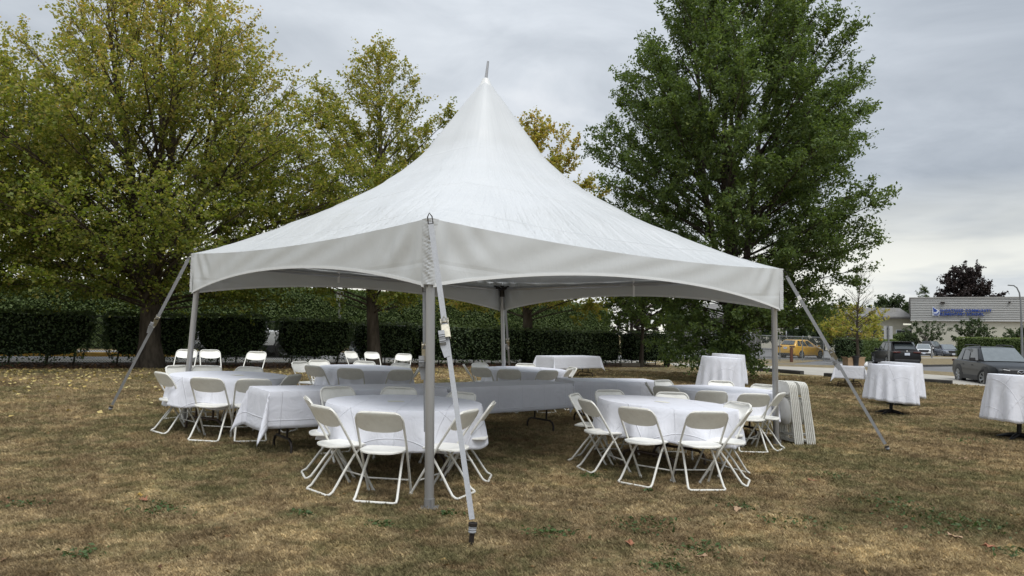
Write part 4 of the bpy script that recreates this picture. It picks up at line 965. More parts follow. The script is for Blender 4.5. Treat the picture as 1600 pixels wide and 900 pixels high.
def big_leaf(px, py, lab, col, sz=.11):
    p = on_ground(px, py); mb = MB(); n = 11; rr_ = random.Random(px)
    o_ = [(math.cos(2 * math.pi * k / n) * sz * (.62 if k % 2 else 1.0) * rr_.uniform(.75, 1.1), math.sin(2 * math.pi * k / n) * sz * .7 * (.6 if k % 2 else 1.) * rr_.uniform(.75, 1.1), .022 + rr_.uniform(0, .028)) for k in range(n)]
    mb.add([(0, 0, .022)] + o_, [(0, k + 1, (k + 1) % n + 1) for k in range(n)]); o = mb.build('fallen_leaf', col, None, smooth=False, recalc=False)
    o.location = p; o.rotation_euler = (.1, .12, px); tag(o, lab, 'leaf', 'big dead leaves on the grass'); o.modifiers.new('t', 'SOLIDIFY').thickness = .002
Mb1 = pmat('dead_leaf_tan', (.36, .24, .15), .8, var=.2, scale=20); Mb2 = pmat('dead_leaf_rust', (.30, .13, .07), .8, var=.2, scale=20); Mb3 = pmat('dead_leaf_yellow', (.5, .34, .08), .8, var=.2, scale=20)
for a in ((1097, 875, 'large tan dead leaf at the bottom of the lawn, near the middle', Mb1, .06), (985, 854, 'rust coloured dead leaf left of the big tan one', Mb2, .055), (1154, 800, 'curled tan dead leaf right of the front chairs', Mb1, .07), (1489, 843, 'curled tan dead leaf at the lower right', Mb1, .07),
          (1545, 859, 'reddish dead leaf nearest the lower right corner', Mb2, .055), (1269, 754, 'rust dead leaf in front of the leaning folded chairs', Mb2, .07), (225, 785, 'tan dead leaf on the lawn at the lower left', Mb2, .06), (219, 778, 'small yellow leaf touching a tan leaf at the lower left', Mb3, .03), (1505, 720, 'tan dead leaf below the rightmost cocktail table', Mb1, .08)): big_leaf(*a)
M_weed = leafmat('weed_leaf', [(0, (.035, .065, .018)), (1, (.075, .12, .035))], .2)
wc, wt = [], []
rng = np.random.default_rng(77)
for px, py, w, k in ((862, 836, .16, 90), (594, 824, .09, 50), (474, 806, .09, 50), (700, 806, .08, 45), (921, 746, .12, 60), (1010, 770, .05, 25), (1090, 862, .2, 120), (1035, 890, .16, 90), (1160, 795, .14, 60), (1480, 820, .5, 260), (1300, 746, .2, 80), (1590, 868, .15, 70), (1010, 822, .3, 150), (1245, 820, .25, 90), (1400, 790, .3, 120), (1520, 690, .6, 200), (40, 790, .2, 60), (250, 800, .25, 90), (130, 870, .12, 60), (1560, 650, .5, 120)):
    p = on_ground(px, py); q = rng.normal(size=(k, 2)) * w * np.array([.65, .5]); x_, y_ = p.x + q[:, 0], p.y + q[:, 1]
    wc.append(np.stack([x_, y_, gz(x_, y_) + rng.uniform(.012, .04, k)], -1)); wt.append(rng.uniform(0, 1, k))
wc = np.concatenate(wc); tag(quads('green_weeds', leaf_quads(wc, .045, .45, .9), np.concatenate(wt), M_weed), 'low green weeds dotting the dry lawn', 'weeds', kind='stuff')

# ------------------------------------------------------------------ vehicles
def paint(name, c, rough=.28, metal=.35): return pmat(name, c, rough, metal, var=.04, scale=2, spec=.5, coat=.8)
M_glass = pmat('car_glass', (.035, .042, .045), .04, var=.1, spec=.8)
M_glass_l = pmat('windscreen_glass', (.17, .19, .20), .06, .25, var=.1, spec=.9)
M_tyre = pmat('tyre_rubber', (.018, .018, .018), .85, var=.2)
M_rim = pmat('alloy_rim', (.36, .37, .38), .3, .8, var=.1)
M_trim = pmat('black_trim', (.020, .020, .022), .6, var=.2)
M_lampw = pmat('headlamp_glass', (.42, .44, .46), .1, .3, spec=.8)
M_lampr = pmat('tail_lamp', (.07, .010, .009), .2, spec=.6)
M_plate = pmat('licence_plate', (.62, .66, .74), .5, var=.05)
M_chrome = pmat('chrome', (.62, .63, .65), .15, .95, var=.05)
def car(name, label, cat, x, y, head, sp, pm, group=None, steer=0., rim_m=None, z=None):
    L_, Wd, zb = sp['L'], sp['W'], sp.get('zb', .24); hw = Wd / 2; wr_, wb = sp['wr'], sp['wb']; fx = sp.get('fx', L_ / 2 - .88); rx = fx - wb
    r = thing(name, label, cat, (x, y, g(x, y) if z is None else z), head, group)
    prof_ = sp['top']; mb = MB(); ns = 28
    def topz(u): return float(np.interp(u, [p[0] for p in prof_], [p[1] for p in prof_]))
    def wid(u): return hw * (1 - sp.get('nose', .16) * max(0, (u - .36) / .14) ** 2 - sp.get('tail', .10) * max(0, (-u - .40) / .10) ** 2)
    st_ = np.concatenate([np.linspace(-.5, -.42, 5), np.linspace(-.38, .38, ns - 9), np.linspace(.42, .5, 5)])
    np_ = 15
    for u in st_:
        w, zt, xx = wid(u), topz(u), u * L_; bz = zb + .10 * max(0, abs(u) - .44) / .06
        half = [(0, bz), (w * .86, bz), (w * .96, bz + .07), (w * 1.0, bz + .35 * (zt - bz)), (w * .985, bz + .68 * (zt - bz)), (w * .95, zt - .035), (w * .86, zt), (0, zt + .015)]
        for yy_, zz in half: mb.v.append((xx, yy_, zz))
        for yy_, zz in half[-2:0:-1]: mb.v.append((xx, -yy_, zz))
    m = 14
    mb.f = [(i * m + k, i * m + (k + 1) % m, (i + 1) * m + (k + 1) % m, (i + 1) * m + k) for i in range(len(st_) - 1) for k in range(m)]
    mb.f += [tuple(range(m)), tuple((len(st_) - 1) * m + k for k in range(m))][:2]
    body = mb.build('body', pm, r, bevel=.02)
    # cabin cage: rear base, rear roof, front roof, front base
    bx, tx0, tx1, fxb = sp['cab']; zr, zbl = sp['H'], sp.get('belt', topz(0)); wbt, wrf = hw * .93, hw * sp.get('tumble', .70)
    zbr, zbf = topz(bx / L_) - .03, topz(fxb / L_) - .03
    cage = {}
    for s in (-1, 1): cage[s] = [Vector((bx, s * wbt * .95, zbr)), Vector((tx0, s * wrf * .95, zr - .04)), Vector((tx1, s * wrf, zr - .02)), Vector((fxb, s * wbt * .97, zbf))]
    mid = [Vector(((tx0 + tx1) / 2, s * wrf * 1.0, zr)) for s in (-1, 1)]
    mb = MB(); vs = cage[-1] + cage[1] + mid
    mb.add(vs, [(0, 1, 5, 4), (1, 8, 9, 5), (8, 2, 6, 9), (2, 3, 7, 6), (3, 0, 4, 7), (0, 3, 2, 8, 1), (4, 5, 9, 6, 7)])
    mb.build('cabin', pm, r, bevel=sp.get('round', .08))
    def pane(A, B, Cc, D, lo, name_, mat, off=.008, par=r):
        """quad A-B (bottom) D-C (top), lo = (u0, u1, v0, v1)"""
        nrm = (B - A).cross(D - A).normalized(); cc = (A + B + Cc + D) / 4
        if nrm.dot(cc - Vector((0, 0, .9))) < 0: nrm = -nrm
        u0, u1, v0, v1 = lo; f = lambda u, v: A.lerp(B, u).lerp(D.lerp(Cc, u), v) + nrm * off
        mb = MB(); nn = 4; mb.grid(lambda u, v: f(u0 + (u1 - u0) * u, v0 + (v1 - v0) * v) + nrm * .012 * math.sin(math.pi * u) * (1 if name_ != 'side_window' else .2), 6, nn)
        return mb.build(name_, mat, par, recalc=False)
    a, b_ = cage[-1], cage[1]
    pane(a[3], b_[3], b_[2], a[2], (.05, .95, .06, .93), 'windscreen', sp.get('ws', M_glass_l), .03)
    if sp.get('rearglass', True): pane(b_[0], a[0], a[1], b_[1], (.09, .91, .22, .88), 'rear_window', M_glass, .03)
    for s in (-1, 1):
        q = cage[s]
        for u0, u1 in sp.get('side', ((.10, .30), (.325, .56), (.585, .84))):
            B0, B1 = q[0], q[3]; T0, T1 = q[1], q[2]
            A_ = B0.lerp(B1, u0 + .0); Bq = B0.lerp(B1, u1 + (.06 if u1 > .8 else 0)); Dq = T0.lerp(T1, max(0.02, (u0 - .10) / .80) if u0 < .2 else (u0 - .12) / .76); Cq = T0.lerp(T1, min(.97, (u1 - .12) / .76))
            pane(A_, Bq, Cq, Dq, (.03, .97, .10, .90), 'side_window', M_glass, .012)
        ym = s * (hw + .07); mb = MB(); mx_ = fxb - .52; zm = topz(mx_ / L_) + .07
        mb.box((mx_, ym, zm), (.10, .20, .14)); mb.box((mx_ + .02, s * (hw - .05), zm - .05), (.06, .16, .04)); mb.build('mirror', sp.get('mirror', pm), r, bevel=.03)
        for dx in sp.get('handles', (.15, -.85)):
            mb = MB(); mb.box((dx, s * (hw * .985 + .010), topz(0) - .17), (.18, .03, .032)); mb.build('door_handle', sp.get('handle_m', pm), r, bevel=.008)
        if sp.get('clad', True):
            mb = MB(); mb.box(((fx + rx) / 2, s * (hw * .955), zb + .08), (wb - wr_ * 2.2, .08, .20)); mb.build('sill_cladding', M_trim, r, bevel=.02)
        if sp.get('rails'):
            mb = MB(); yy_ = s * (wrf * .90); mb.tube([(tx0 + .02, yy_, zr - .03), (tx0 + .12, yy_, zr + .045), (0 + (tx0 + tx1) / 2, yy_, zr + .065), (tx1 - .12, yy_, zr + .045), (tx1, yy_, zr - .03)], .022, 8); mb.build('roof_rail', M_trim, r)
        for k, wx in enumerate((fx, rx)):
            # arch: flare ring, and flat black disc painted in for the shaded well
            mb = MB(); n = 20
            for i in range(n + 1):
                a_ = math.pi * (-.10 + 1.20 * i / n); ca, sa = math.cos(a_), math.sin(a_); ro, ri_ = wr_ * 1.27, wr_ * 1.10
                for rr, yy_ in ((ro, hw * .93), (ro, hw * .998), (ri_, hw * .998 + .012), (ri_, hw * .80)): mb.v.append((wx + rr * ca, s * yy_, wr_ + rr * sa))
            mb.f = [(i * 4 + j, i * 4 + (j + 1) % 4, (i + 1) * 4 + (j + 1) % 4, (i + 1) * 4 + j) for i in range(n) for j in range(4)]
            mb.build('wheel_arch', M_trim if sp.get('clad', True) else pm, r)
            mb = MB(); Mw = Matrix.Translation((wx, s * (hw * .975), wr_)) @ Matrix.Rotation(R_(90), 4, 'X')
            mb.lathe([(wr_ * 1.13, .0), (wr_ * 1.13, .035 * 1)], 24, Mw); mb.build('wheel_well', M_trim, r)
            c_ = Vector((wx, s * (hw - .10), wr_)); Mr = Matrix.Translation(c_) @ Matrix.Rotation(steer if k == 0 else 0, 4, 'Z') @ Matrix.Rotation(R_(90) * -s, 4, 'X')
            wh = bpy.data.objects.new('wheel', None); wh.empty_display_size = .1; link(wh, r); wh.matrix_local = Mr
            MB().lathe([(wr_ * .66, -.10), (wr_ * .92, -.11), (wr_, -.08), (wr_, .08), (wr_ * .95, .108), (wr_ * .68, .115), (wr_ * .66, .09)], 32, caps=False).build('tyre', M_tyre, wh)
            mb = MB(); mb.lathe([(wr_ * .70, .09), (wr_ * .68, .115), (wr_ * .62, .105), (wr_ * .60, .06), (0.02, .05)], 32, caps=False)
            mb.build('rim', M_trim if sp.get('spokes', 5) else (rim_m or M_rim), wh)
            if sp.get('spokes', 5):
                ms = MB(); nsp = sp.get('spokes', 5)
                for q in range(nsp):
                    for dd in (-.13, .13):
                        a_ = 2 * math.pi * q / nsp; ms.tube([(.05 * math.cos(a_), .05 * math.sin(a_), .10), (wr_ * .63 * math.cos(a_ + dd), wr_ * .63 * math.sin(a_ + dd), .112)], [.028, .022], 6)
                ms.lathe([(.065, .07), (.06, .115), (.0, .12)], 14); ms.lathe([(wr_ * .66, .10), (wr_ * .68, .118), (wr_ * .63, .118), (wr_ * .61, .10)], 32, caps=False); ms.build('spokes', rim_m or M_rim, wh)
        # lamps
        fz, rz_ = sp['lampz']; lw = hw * .42
        def face_x(yy_, front):
            u = .5 if front else -.5; wmax = wid(u); k = abs(yy_) / hw
            return (L_ / 2 - sp.get('sweep', .26) * max(0, k - .35) ** 1.5) if front else (-L_ / 2 + .18 * max(0, k - .4) ** 1.5)
        mb = MB(); pts = []
        hh = sp.get('lamph', .075)
        for i in range(7):
            yy_ = s * (hw * (.44 + .44 * i / 6)); xx = face_x(yy_, True) - .01
            pts += [(xx + .03, yy_, fz - hh * (.55 + .45 * i / 6)), (xx + .02, yy_, fz + hh * (.6 + .4 * i / 6)), (xx - .12, yy_, fz + hh), (xx - .12, yy_, fz - hh)]
        mb.add(pts, [(i * 4 + j, i * 4 + (j + 1) % 4, (i + 1) * 4 + (j + 1) % 4, (i + 1) * 4 + j) for i in range(6) for j in range(4)] + [(3, 2, 1, 0), (24, 25, 26, 27)]); hl_ = mb.build('headlight', sp.get('hl_m', M_lampw), r)
        mb = MB(); mb.box((-L_ / 2 + .06, s * hw * .66, rz_), (.16, hw * .50, .10), Matrix.Rotation(s * .16, 3, 'Z')); mb.build('tail_light', M_lampr, r, bevel=.02)
    mb = MB(); gz0, gz1, gw = sp.get('grille', (.52, .80, .62)); gw *= hw
    mb.v = [(L_ / 2 + .012, -gw, gz1), (L_ / 2 + .012, gw, gz1), (L_ / 2 + .015, gw * .78, gz0), (L_ / 2 + .015, -gw * .78, gz0), (L_ / 2 - .08, -gw, gz1), (L_ / 2 - .08, gw, gz1), (L_ / 2 - .08, gw * .78, gz0), (L_ / 2 - .08, -gw * .78, gz0)]
    mb.f = [(0, 1, 2, 3), (4, 7, 6, 5), (0, 4, 5, 1), (1, 5, 6, 2), (2, 6, 7, 3), (3, 7, 4, 0)]; gr = mb.build('grille', sp.get('grille_m', M_trim), r, bevel=.02)
    mb = MB(); mb.box((L_ / 2 - .06, 0, zb + .12), (.16, Wd * .76, .20)); mb.box((-L_ / 2 + .06, 0, zb + .14), (.16, Wd * .82, .24)); mb.build('bumper', sp.get('bumper_m', M_trim), r, bevel=.04)
    for xx, zz, on in ((L_ / 2 + .035, sp.get('platez', .52), True), (-L_ / 2 - .02, sp.get('rplatez', .86), True)):
        mb = MB(); mb.box((xx, 0, zz), (.012, .31, .155)); mb.build('licence_plate', M_plate, r)
    return r
SUV = dict(round=.13, L=4.72, W=1.92, H=1.62, wb=2.81, wr=.375, zb=.27, fx=1.46, top=[(-.5, .80), (-.485, .98), (-.40, 1.06), (0, 1.03), (.17, 1.03), (.30, 1.00), (.42, .93), (.475, .86), (.5, .74)], cab=(-2.10, -1.62, .18, 1.02), tumble=.70, rails=True,
           lampz=(.78, .98), lamph=.05, grille=(.44, .76, .66), platez=.47, hl_m=M_trim, mirror=M_trim, side=((.10, .27), (.30, .55), (.58, .84)), spokes=7, sweep=.42)
p = at_depth(1568, 600, 30.4); sx, sy = 20.18, 30.8
suv = car('grey_suv', 'dark grey suv with black roof rails facing us at the right edge', 'car', sx, sy, math.atan2(-.974, -.225), SUV, pmat('grey_paint', (.018, .021, .025), .36, .0, var=.04, coat=.12, spec=.3), steer=R_(24), z=g(sx, sy) - .12)
mb = MB()                                                               # winged oval badge on the grille, light strips beside it
xx = SUV['L'] / 2 + .028
mb.tube([(xx, .125 * math.cos(a), .665 + .085 * math.sin(a)) for a in np.linspace(0, 2 * math.pi, 25)], .012, 6, caps=False)
mb.tube([(xx, -.115, .695), (xx + .01, -.04, .675), (xx + .012, 0, .645), (xx + .01, .04, .675), (xx, .115, .695)], .011, 6); mb.build('badge', M_chrome, suv)
mb = MB()
for s in (-1, 1): mb.tube([(SUV['L'] / 2 + .0, s * .60, .775), (SUV['L'] / 2 + .015, s * .38, .735)], .013, 6)
mb.build('running_lights', pmat('lamp_strip', (.75, .76, .78), .3), suv)
mb = MB()
for s in (-1, 1): mb.box((SUV['L'] / 2 - .10, s * .72, .50), (.10, .16, .10))
mb.build('fog_lamp_recess', M_trim, suv, bevel=.02)
HAT = dict(L=4.45, W=1.83, H=1.62, wb=2.65, wr=.345, zb=.24, top=[(-.5, .78), (-.48, 1.00), (-.40, 1.05), (0, 1.02), (.17, 1.0), (.30, .96), (.44, .86), (.5, .66)], cab=(-2.08, -1.35, .15, 1.05), tumble=.72, lampz=(.75, .95), platez=.45, rplatez=.84, side=((.10, .27), (.30, .55), (.58, .84)), handle_m=M_trim)
ks = pmat('black_paint', (.005, .005, .006), .34, .0, var=.04, coat=.08, spec=.25)
hx, hy = at_depth(1398, 560, 49.0).x, 49.0
hc = car('black_hatchback', 'glossy black hatchback seen from behind beside the grey sign post', 'car', hx, hy, R_(81), HAT, ks)
mb = MB(); mb.box((-1.50, 0, 1.60), (.36, 1.30, .045)); mb.build('roof_spoiler', ks, hc, bevel=.015)
mb = MB(); mb.lathe([(.06, 0), (.055, .02), (0, .024)], 18, Matrix.Translation((-2.205, 0, 1.02)) @ Matrix.Rotation(R_(-90), 4, 'Y')); mb.build('badge', M_chrome, hc)
mb = MB(); mb.tube([(-1.2, 0, 1.60), (-1.28, 0, 1.76)], .018, 6); mb.build('aerial', M_trim, hc)
SED = dict(L=4.5, W=1.80, H=1.46, wb=2.68, wr=.33, zb=.20, top=[(-.5, .72), (-.48, .92), (-.38, .98), (0, .93), (.18, .92), (.30, .88), (.44, .74), (.5, .56)], cab=(-2.05, -.75, .05, 1.25), tumble=.70, lampz=(.66, .86), platez=.40, clad=False, lamph=.06, bumper_m=M_trim)
def park(px, Y, name, label, sp, col, hd, **k):
    x = ray(px, 550); x = x.x / x.y * Y; return car(name, label, 'car', x, Y, hd, sp, col, 'cars in the school car park', **k)
park(1443, 88, 'white_car', 'white compact car parked in the school lot, left of the blue one', SED, paint('white_paint', (.70, .71, .72), .3, 0.), R_(-118))
park(1480, 88, 'blue_grey_car', 'blue grey car facing us, parked right of the white compact', dict(SED, H=1.5), paint('blue_grey_paint', (.085, .10, .135)), R_(-104))
park(1419, 96, 'dark_suv', 'dark suv with pale bonnet parked behind the black hatchback', dict(SUV, hl_m=M_lampw), paint('charcoal_paint', (.05, .05, .055)), R_(-118))
PICK = dict(L=5.7, W=1.98, H=1.88, wb=3.6, wr=.40, zb=.38, top=[(-.5, 1.00), (-.49, 1.18), (.12, 1.18), (.16, 1.18), (.30, 1.16), (.46, 1.12), (.5, .85)], cab=(-.75, -.62, .55, 1.15), tumble=.76, lampz=(.98, 1.0), lamph=.10, grille=(.72, 1.08, .60), platez=.60, rplatez=.70, side=((.08, .45), (.50, .90)), nose=.06, tail=.03, handles=(.5,), shuts=(.95, -.35), spokes=0, fx=1.95)
park(1453, 99, 'dark_pickup', 'dark pickup truck parked behind the white compact car', PICK, paint('dark_paint', (.04, .04, .045)), R_(-62))
park(1569, 96, 'white_suv', 'white suv whose roof shows over the right hand hedge', dict(SUV, rails=False, H=1.72), paint('white_paint', (.7, .7, .7)), R_(62))
park(1532, 101, 'red_car', 'dark red car mostly hidden behind the right hand hedge', dict(SED, H=1.5), paint('red_paint', (.22, .02, .02)), R_(20))
TAXI = dict(L=4.5, W=1.76, H=1.55, wb=2.70, wr=.32, zb=.20, top=[(-.5, .80), (-.48, 1.02), (-.40, 1.04), (0, .98), (.18, .97), (.30, .90), (.44, .72), (.5, .52)], cab=(-2.1, -1.55, .0, 1.60), tumble=.72, lampz=(.66, .98), clad=False, side=((.10, .26), (.29, .50), (.53, .80)), platez=.4)
tx, ty = at_depth(1252, 548, 62.0).x, 62.0
car('yellow_taxi', 'yellow taxi hatchback on the street behind the chain link fence', 'car', tx, ty, R_(36), TAXI, pmat('taxi_yellow', (.62, .34, .02), .3, .0, var=.04, coat=.8))
# white pickup and another car in the street behind the hedges
WT = dict(PICK, H=1.66, wb=2.80, L=5.6, cab=(-.2, -.1, .65, 1.2), grille_m=M_chrome, top=[(-.5, 1.05), (-.49, 1.22), (.12, 1.22), (.30, 1.20), (.46, 1.16), (.5, .85)], wr=.41, rplatez=.7)
M_wp = pmat('white_truck_paint', (.70, .71, .71), .35, var=.04, coat=.5)
fr = s_at(303, 7.6); wpos = hl(fr + 2.85, 7.6)
wt_ = car('white_pickup', 'white pickup truck in the street, seen in gaps between hedges', 'truck', wpos.x, wpos.y, math.atan2(-HU.y, -HU.x), WT, M_wp, rim_m=M_rim)
mb = MB()
for a in range(3):
    for b_ in range(2): mb.box((2.87, -.30 + a * .30, .81 + b_ * .17), (.03, .24, .12))
mb.build('grille_openings', M_trim, wt_)
sp_ = s_at(556, 7.8); sp2 = hl(sp_ + 2.2, 7.8); car('silver_car', 'silver car in the street glimpsed left of the second trunk', 'car', sp2.x, sp2.y, math.atan2(-HU.y, -HU.x), SED, paint('silver_paint', (.33, .34, .35)))

# ------------------------------------------------------------------ school, low building
M_stucco = pmat('cream_stucco', (.60, .57, .47), .9, var=.05, scale=.6, bump=.2, bscale=20, spec=.2)
M_siding = pmat('grey_metal_siding', (.45, .445, .43), .55, .1, var=.05, scale=.8, spec=.3)
M_trim2 = pmat('siding_joint', (.20, .20, .19), .7)
M_flash = pmat('roof_flashing', (.40, .39, .37), .5, .3)
M_shing = pmat('grey_shingle', (.16, .155, .15), .9, var=.2, scale=3, bump=.3, bscale=14)
M_blue = pmat('blue_sign', (.012, .055, .30), .4, var=.02)
M_white = pmat('white_sign', (.74, .77, .82), .5, var=.02)
W0 = Vector((at_depth(1423, 500, 110).x, 110.0)); WU = Vector((.883, -.469)).normalized(); WN = Vector((WU.y, -WU.x))
if WN.y > 0: WN = -WN
zb_ = g(W0.x, W0.y)
sch = thing('school_building', 'cream and grey school with blue lettering on its metal siding', 'building', (W0.x, W0.y, zb_), math.atan2(WU.y, WU.x))
def wz(py, px=1423): return at_depth(px, py, 110).z - zb_
zt_, zm_ = wz(466), wz(500.5); WL, DP = 42, 22
mb = MB(); mb.box((WL / 2, DP / 2 + .12, (zm_ - .5) / 2), (WL - .3, DP - .3, zm_ + .5)); mb.build('wall', M_stucco, sch, smooth=False)
mb = MB(); nl = 13; lap = (zt_ - zm_) / nl
sec = []
for k in range(nl): sec += [(-.09, zm_ + k * lap), (-.02, zm_ + (k + .93) * lap), (.03, zm_ + (k + .96) * lap), (.03, zm_ + (k + 1) * lap - .001)]
for yy0, xa, xb in ((0, 0, WL),):
    vs = [(xx, y_, z_) for xx in (xa, xb) for y_, z_ in sec]; n = len(sec); mb.add(vs, [(i, n + i, n + i + 1, i + 1) for i in range(n - 1)])
vs = [(x_, yy_, z_) for yy_ in (.0, DP) for x_, z_ in sec]; n = len(sec); mb.add(vs, [(i, i + 1, n + i + 1, n + i) for i in range(n - 1)])
mb.box((WL / 2, DP / 2 + .06, (zt_ + zm_) / 2), (WL - .02, DP - .1, zt_ - zm_ - .02)); mb.build('siding', M_siding, sch, smooth=False, recalc=False)
mb = MB()
for k in range(1, nl): mb.box((WL / 2, -.05, zm_ + k * lap), (WL, .1, .055))  # dark strips put in for the shade under each siding lap
mb.build('siding_joints', M_trim2, sch, smooth=False)
mb = MB(); mb.box((WL / 2, DP / 2, zt_ + .06), (WL + .3, DP + .3, .14)); mb.box((WL / 2, -.08, zm_ - .05), (WL + .1, .12, .10)); mb.build('roof_edge', M_flash, sch, smooth=False)
def along_px(px):                                                        # distance along the wall where this column meets it
    d = ray(px, 490); k = d.x / d.y; return (k * W0.y - W0.x) / (WU.x - k * WU.y)
def zwall(px, py): s_ = along_px(px); Y = W0.y + WU.y * s_; return at_depth(px, py, Y).z - zb_
def lettering(txt, px0, px1, py_top, py_base, thick=.026, ext=.05):
    s0_, s1_ = along_px(px0), along_px(px1); z0_, z1_ = zwall(px0, py_base), zwall(px0, py_top)
    objs = []
    for nm, mat, off, yy_ in (('lettering', M_blue, .0, -.30), ('lettering_halo', M_white, .016, -.20)):
        cu = bpy.data.curves.new('t', 'FONT'); cu.body = txt; cu.size = 1; cu.offset = thick + off * .8; cu.extrude = .04; cu.resolution_u = 3; cu.space_character = 1.12
        to = bpy.data.objects.new('t', cu); me = bpy.data.meshes.new_from_object(to); bpy.data.objects.remove(to)
        co = np.empty(len(me.vertices) * 3); me.vertices.foreach_get('co', co); co = co.reshape(-1, 3)
        if not objs: ref = (co[:, 0].min(), co[:, 0].max(), co[:, 1].min(), co[:, 1].max()); 
        fx_ = (s1_ - s0_) / (ref[1] - ref[0]); fy = (z1_ - z0_) / (ref[3] - ref[2])
        out = np.stack([s0_ + (co[:, 0] - ref[0]) * fx_, yy_ - co[:, 2] * 1.0, z0_ + (co[:, 1] - ref[2]) * fy], -1)
        me.vertices.foreach_set('co', out.ravel()); me.materials.clear(); me.materials.append(mat); me.update(); o = bpy.data.objects.new(nm, me); link(o, sch); objs.append(o)
lettering('SHORTREED COMMUNITY', 1468.6, 1549.5, 482.9, 487.4)
lettering('ELEMENTARY SCHOOL', 1468.6, 1537.0, 488.6, 493.0)
# emblem: blue eagle with raised wing over white and blue swirls
sE = along_px(1462.5); zE = zwall(1462.5, 487); ps = .094
def emblem(poly, name_, mat, yo, th=.05):
    mb = MB(); mb.prism([(sE + a * ps, zE + b_ * ps) for a, b_ in poly], -.16 - yo - th, -.16 - yo); mb.build(name_, mat, sch, smooth=False)
emblem([(-5, -6.2), (-5, 7.4), (-3.6, 7.6), (0, 4), (2.6, 3.4), (5.2, 1), (5.2, -4), (3, -6.4), (-2, -6.8)], 'emblem_back', M_white, .0)
emblem([(-4.2, 7), (-3.9, 3.2), (-3.2, .8), (-4, -.6), (-1.6, -.4), (.6, -.2), (1.2, 1.3), (2.1, 1.4), (1.2, 2.6), (0.2, 3.0), (-1.4, 4.6), (-2.8, 5.6)], 'emblem_eagle', M_blue, .06)
emblem([(-4.4, -2.0), (-2, -3.1), (.8, -2.9), (3, -1.2), (3.8, .6), (4.3, -1.2), (3.0, -3.4), (.4, -4.3), (-2.4, -4.2)], 'emblem_swirl', M_blue, .06)
emblem([(-3.9, -4.9), (-1, -5.3), (1.8, -4.9), (3.6, -3.6), (2.6, -5.5), (-.4, -6.1), (-3, -5.7)], 'emblem_swirl', M_blue, .06)
for px, py, w in ((1473, 473, .55), (1577.5, 472.5, .22)):
    mb = MB(); mb.box((along_px(px), -.25, zwall(px, py)), (w, .32, .24)); mb.box((along_px(px), -.1, zwall(px, py) + .1), (w * .4, .2, .1)); mb.build('wall_lamp', M_dark, sch, bevel=.02)
mb = MB(); mb.add([(-1.0, -.7, wz(507.6)), (-1.0, .2, wz(505.5)), (.05, .2, wz(505.5)), (.05, -.7, wz(507.6)), (-1.0, -.7, wz(508.6)), (-1.0, .2, wz(506.5)), (.05, .2, wz(506.5)), (.05, -.7, wz(508.6))], [(0, 1, 2, 3), (4, 7, 6, 5), (0, 4, 5, 1), (0, 3, 7, 4), (2, 6, 7, 3)]); mb.build('canopy', M_stucco, sch, smooth=False)
# low wing to the left
L0 = Vector((at_depth(1040, 500, 122).x, 122)); L1 = Vector((at_depth(1425, 500, 114.5).x, 114.5)); LD = (L1 - L0); LL = LD.length; LD.normalize()
zl = g(L1.x, L1.y); low_b = thing('low_building', 'long low building with grey roof left of the school', 'building', (L0.x, L0.y, zl), math.atan2(LD.y, LD.x))
ze = at_depth(1400, 494.5, 115).z - zl; zr_ = at_depth(1380, 481.5, 122).z - zl
mb = MB(); mb.box((LL / 2, 6, ze / 2 - .4), (LL, 11, ze + .8)); mb.build('wall', M_stucco, low_b, smooth=False)
mb = MB(); mb.prism([(-.8, ze - .05), (6, zr_), (12.8, ze - .05), (12.8, ze - .3), (-.8, ze - .3)], 0, LL, Matrix.Rotation(R_(90), 4, 'Z') @ Matrix.Scale(-1, 4, (0, 1, 0))); rf = mb.build('roof', M_shing, low_b, smooth=False)
mb = MB(); mb.box((LL - 2.2, 3.4, ze + .95), (1.5, 1.2, .8)); mb.build('roof_vent', M_flash, rf, smooth=False)
for k in range(9):
    mb = MB(); mb.box((4 + k * LL / 9.2, .46, ze * .52), (2.6, .12, 1.3)); w_ = mb.build('window', M_white, low_b, smooth=False)
    mb = MB(); mb.box((4 + k * LL / 9.2, .40, ze * .52), (2.4, .06, 1.1)); mb.build('pane', M_glass, w_, smooth=False)
# house front behind the oak
hx0 = at_depth(1095, 500, 88)
hs = thing('grey_house', 'grey house front mostly hidden behind the oak', 'building', (hx0.x, 88, g(hx0.x, 88)), R_(-6))
mb = MB(); mb.box((2.5, 3, 1.9), (9, 6, 4.2)); mb.build('wall', pmat('brown_grey_siding', (.085, .08, .075), .85, var=.1), hs, smooth=False)
mb = MB(); mb.prism([(-.6, 3.95), (3, 5.6), (6.6, 3.95), (6.6, 3.75), (-.6, 3.75)], -2.6, 7.6, Matrix.Rotation(R_(90), 4, 'Z') @ Matrix.Scale(-1, 4, (0, 1, 0))); mb.build('roof', M_shing, hs, smooth=False)
for k in (-.6, 2.2, 5.2):
    mb = MB(); mb.box((k, -.04, 1.75), (1.3, .10, 1.2)); w_ = mb.build('window', M_white, hs, smooth=False); mb = MB(); mb.box((k, -.09, 1.75), (1.1, .06, 1.0)); mb.build('pane', M_glass, w_, smooth=False)

